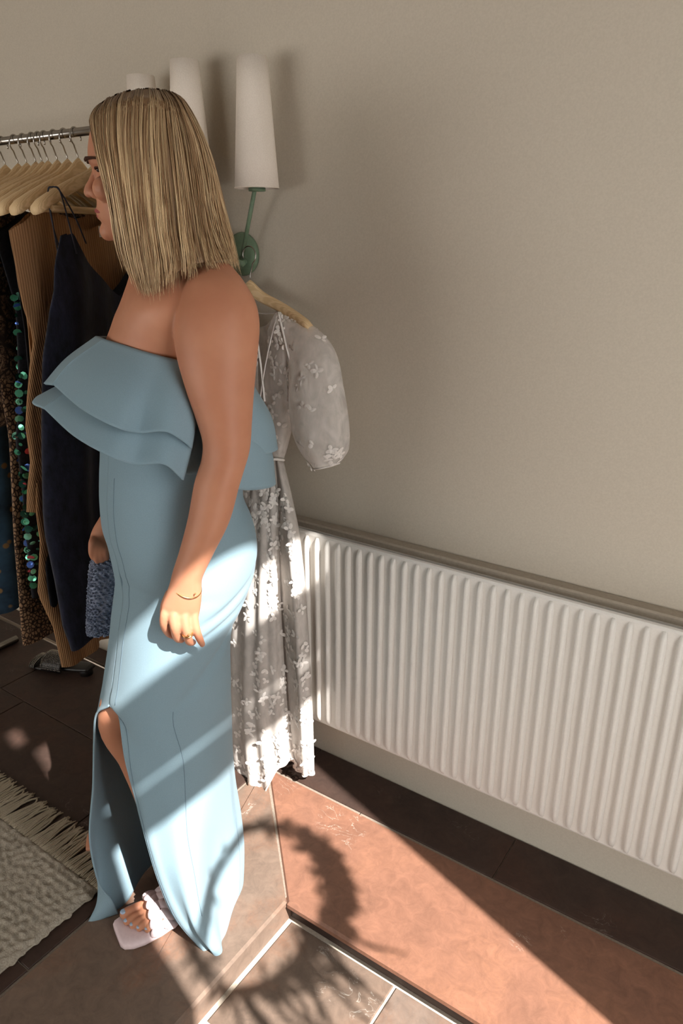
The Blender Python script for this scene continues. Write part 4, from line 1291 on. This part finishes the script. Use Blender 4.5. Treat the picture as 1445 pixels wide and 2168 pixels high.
hcols = np.tile(np.array(rgb(128, 98, 68)), (len(VV), 1))
hair_parts = [(VV, FF)]; hair_cols = [hcols]
NS = 5200
N_ = net_normals(HG)
out = np.sign((N_ * (HG - cen)).sum(-1))[:, :, None]
N_ = N_ * out
tri = 3
steps = 15
for k in range(NS):
    cpos = rng.uniform(0, 119)
    clump = round(cpos / 2.2) * 2.2
    cpos_end = np.clip(clump + (cpos - clump) * 0.35 + rng.normal(0, 0.9) + 1.2 * math.sin(clump * 1.9), 0, 118.9)
    r_end = 47 * (1.0 - (0.10 + 0.22 * abs(math.sin(clump * 2.3))) * rng.uniform() ** 1.4)
    ts = np.linspace(0, 1, steps)
    rows_ = ts * r_end
    cs = cpos + (cpos_end - cpos) * ts ** 1.5 + 0.5 * np.sin(ts * 5 + k) * ts
    cs = np.clip(cs, 0, 118.9)
    i0 = np.minimum(rows_.astype(int), 46); fi = (rows_ - i0)[:, None]
    j0 = cs.astype(int); fj = (cs - j0)[:, None]
    P = (HG[i0, j0] * (1 - fj) + HG[i0, j0 + 1] * fj) * (1 - fi) + (HG[i0 + 1, j0] * (1 - fj) + HG[i0 + 1, j0 + 1] * fj) * fi
    nr_ = N_[i0, j0]
    off = rng.uniform(-0.006, 0.0025) + 0.0018 * math.sin(clump * 3.7)
    P = P + nr_ * (off + 0.0018 * np.sin(ts * 7 + k * 1.7) * ts)[:, None]
    if rng.uniform() < 0.3:
        tg = P[-1] - P[-2]; tg = tg / (np.linalg.norm(tg) + 1e-9)
        P = P + (tg * rng.uniform(0, 0.022) + rng.normal(0, 0.003, 3))[None, :] * (ts ** 3)[:, None]
    wd = rng.uniform(0.0005, 0.0011) * np.interp(ts, [0, .1, .8, 1], [.7, 1, .9, .2])
    T_ = np.gradient(P, axis=0); T_ /= np.linalg.norm(T_, axis=1)[:, None] + 1e-9
    sd = np.cross(T_, nr_); sd /= np.linalg.norm(sd, axis=1)[:, None] + 1e-9
    ring = np.stack([P + sd * wd[:, None], P + nr_ * wd[:, None] * .8, P - sd * wd[:, None]], 1).reshape(-1, 3)
    hair_parts.append((ring, grid_faces(steps, 3, True)))
    w_ = rng.uniform()
    tone = 0.5 + 0.5 * math.sin(clump * 5.1 + 1.3)
    base_ = lite if (w_ < 0.2 + 0.25 * tone) else (ash if w_ < 0.72 else mid_)
    base_ = base_ * rng.uniform(0.85, 1.08)
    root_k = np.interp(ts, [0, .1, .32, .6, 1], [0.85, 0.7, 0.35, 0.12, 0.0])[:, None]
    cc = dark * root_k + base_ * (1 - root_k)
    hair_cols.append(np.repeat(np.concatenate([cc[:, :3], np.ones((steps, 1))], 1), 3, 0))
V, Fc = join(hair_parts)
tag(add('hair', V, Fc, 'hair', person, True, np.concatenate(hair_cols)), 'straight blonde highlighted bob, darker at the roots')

# ------------------------------------------------------------------ jewellery
def wrist_ring(c_rows, lift):
    (a, b, l, d) = c_rows
    A, B = W(*a, l), W(*b, l)
    return np.vstack([ering((A + B) / 2, (A - B) / 2 * 1.0, LAT * (d + lift) + np.array([0, 0, -0.012]), 48)] * 1)
R_ = wrist_ring(((361, 1234), (426.5, 1246), .215, .0265), .0012)
br = add('bracelet', *tube(np.vstack([R_, R_[:1]]), 0.0009, 6, False), 'gold', person)
add('bead', *sphere(W(413, 1257, .2415), .0018, 8, 6), 'gold', br)
fc = W(396.5, 1340, .2315)
fd = W(399, 1352, .222) - W(394, 1330, .232); fd /= np.linalg.norm(fd)
u = np.cross(fd, LAT); u /= np.linalg.norm(u); v = np.cross(fd, u)
rg = [fc + u * .0098 * math.cos(a) + v * .0098 * math.sin(a) for a in np.linspace(0, 2 * math.pi, 33)]
add('finger_ring', *join([tube(rg, 0.0013, 6, False), tube([p + fd * 0.003 for p in rg], 0.001, 6, False), sphere(fc + LAT * .0102 - u * .003, .0026, 8, 6)]), 'gold', person)

# ------------------------------------------------------------------ left sandal
sand = add('sandal', *(lambda: loft([ering(FL(x_, y_, SOLE / 2), FS * w_, _Z * (SOLE / 2), 24, 0.55) for x_, w_, y_ in
        ((-.012, .018, 0), (-.006, .028, 0), (.03, .036, 0), (.08, .036, 0), (.13, .040, .001), (.17, .047, .002), (.21, .049, .002), (.235, .047, .0), (.252, .040, -.002), (.258, .030, -.004))]))(), 'pale_pink_leather', person)
tag(sand, 'pale pink padded braided slide sandal')
def braid(x0, w, hgt, n_, tilt, scale=1.0, lean=0.0):
    parts = []
    for k in range(n_):
        a = math.pi * (k + 0.5) / n_
        for s in (-1, 1):
            ct, st = math.cos(a), math.sin(a) ** 0.75
            c = FL(x0 + s * 0.0135 * scale + lean * ct, -ct * w * 1.02, SOLE * 0.7 + st * (hgt - SOLE * 0.7))
            tang = FS * math.sin(a) * w + _Z * math.cos(a) * hgt * 0.9; tang /= np.linalg.norm(tang)
            nrm = -FS * ct * 0.8 + _Z * math.sin(a); nrm /= np.linalg.norm(nrm)
            ax1 = FT * s * math.cos(tilt) + tang * math.sin(tilt); ax1 /= np.linalg.norm(ax1)
            ax2 = np.cross(nrm, ax1)
            parts.append(sphere(c, (0.0215 * scale, 0.0125 * scale, 0.0072 * scale), 14, 9, np.array([ax1, ax2, nrm])))
    return join(parts)
add('braided_strap', *braid(.158, .048, .066, 7, 0.75, 1.0, -.006), 'pale_pink_leather', sand)
add('braided_strap', *braid(.062, .040, .118, 7, 0.75, 0.85), 'pale_pink_leather', sand)

# ------------------------------------------------------------------ beaded bag in the far hand
bagc = (W(186, 1345, -.10) + W(240, 1345, -.10)) / 2
bagt = thing('handbag', (float(bagc[0]), float(bagc[1]), float(W(214, 1345, -.10)[2])), 'grey-blue beaded evening bag carried in the far hand', 'handbag')
prof = [((205, 1180), (246, 1158), .010), ((193, 1195), (254, 1178), .020), ((189, 1240), (254, 1225), .026), ((187, 1290), (250, 1280), .028), ((186, 1325), (246, 1318), .026), ((188, 1342), (242, 1336), .016)]
rings = []
for a, b, d in prof:
    A, B = W(*a, -.10), W(*b, -.10)
    rings.append(ering((A + B) / 2, (A - B) / 2, LAT * d, 48, 0.75))
BG = crom(np.array(rings), 40)
add('pouch', *loft(list(BG)), 'bag_sequin', bagt)
NB = net_normals(BG, True)
cb_ = BG.mean(1, keepdims=True)
parts = []
for i in range(0, 40, 1):
    for j in range(0, 48, 1):
        if (i + j) % 2: continue
        d = BG[i, j] - cb_[i, 0]
        d = d / np.linalg.norm(d)
        parts.append(sphere(BG[i, j] + d * .0012 + rng.normal(0, .0008, 3), (.0042, .0042, .0026), 6, 4))
tag(add('beads', *join(parts), 'bag_sequin', bagt, False), 'dense glittering beads', kind='stuff')
add('frame_clasp', *tube(np.vstack([BG[0], BG[0][:1]]), .003, 6, False), 'chrome', bagt)
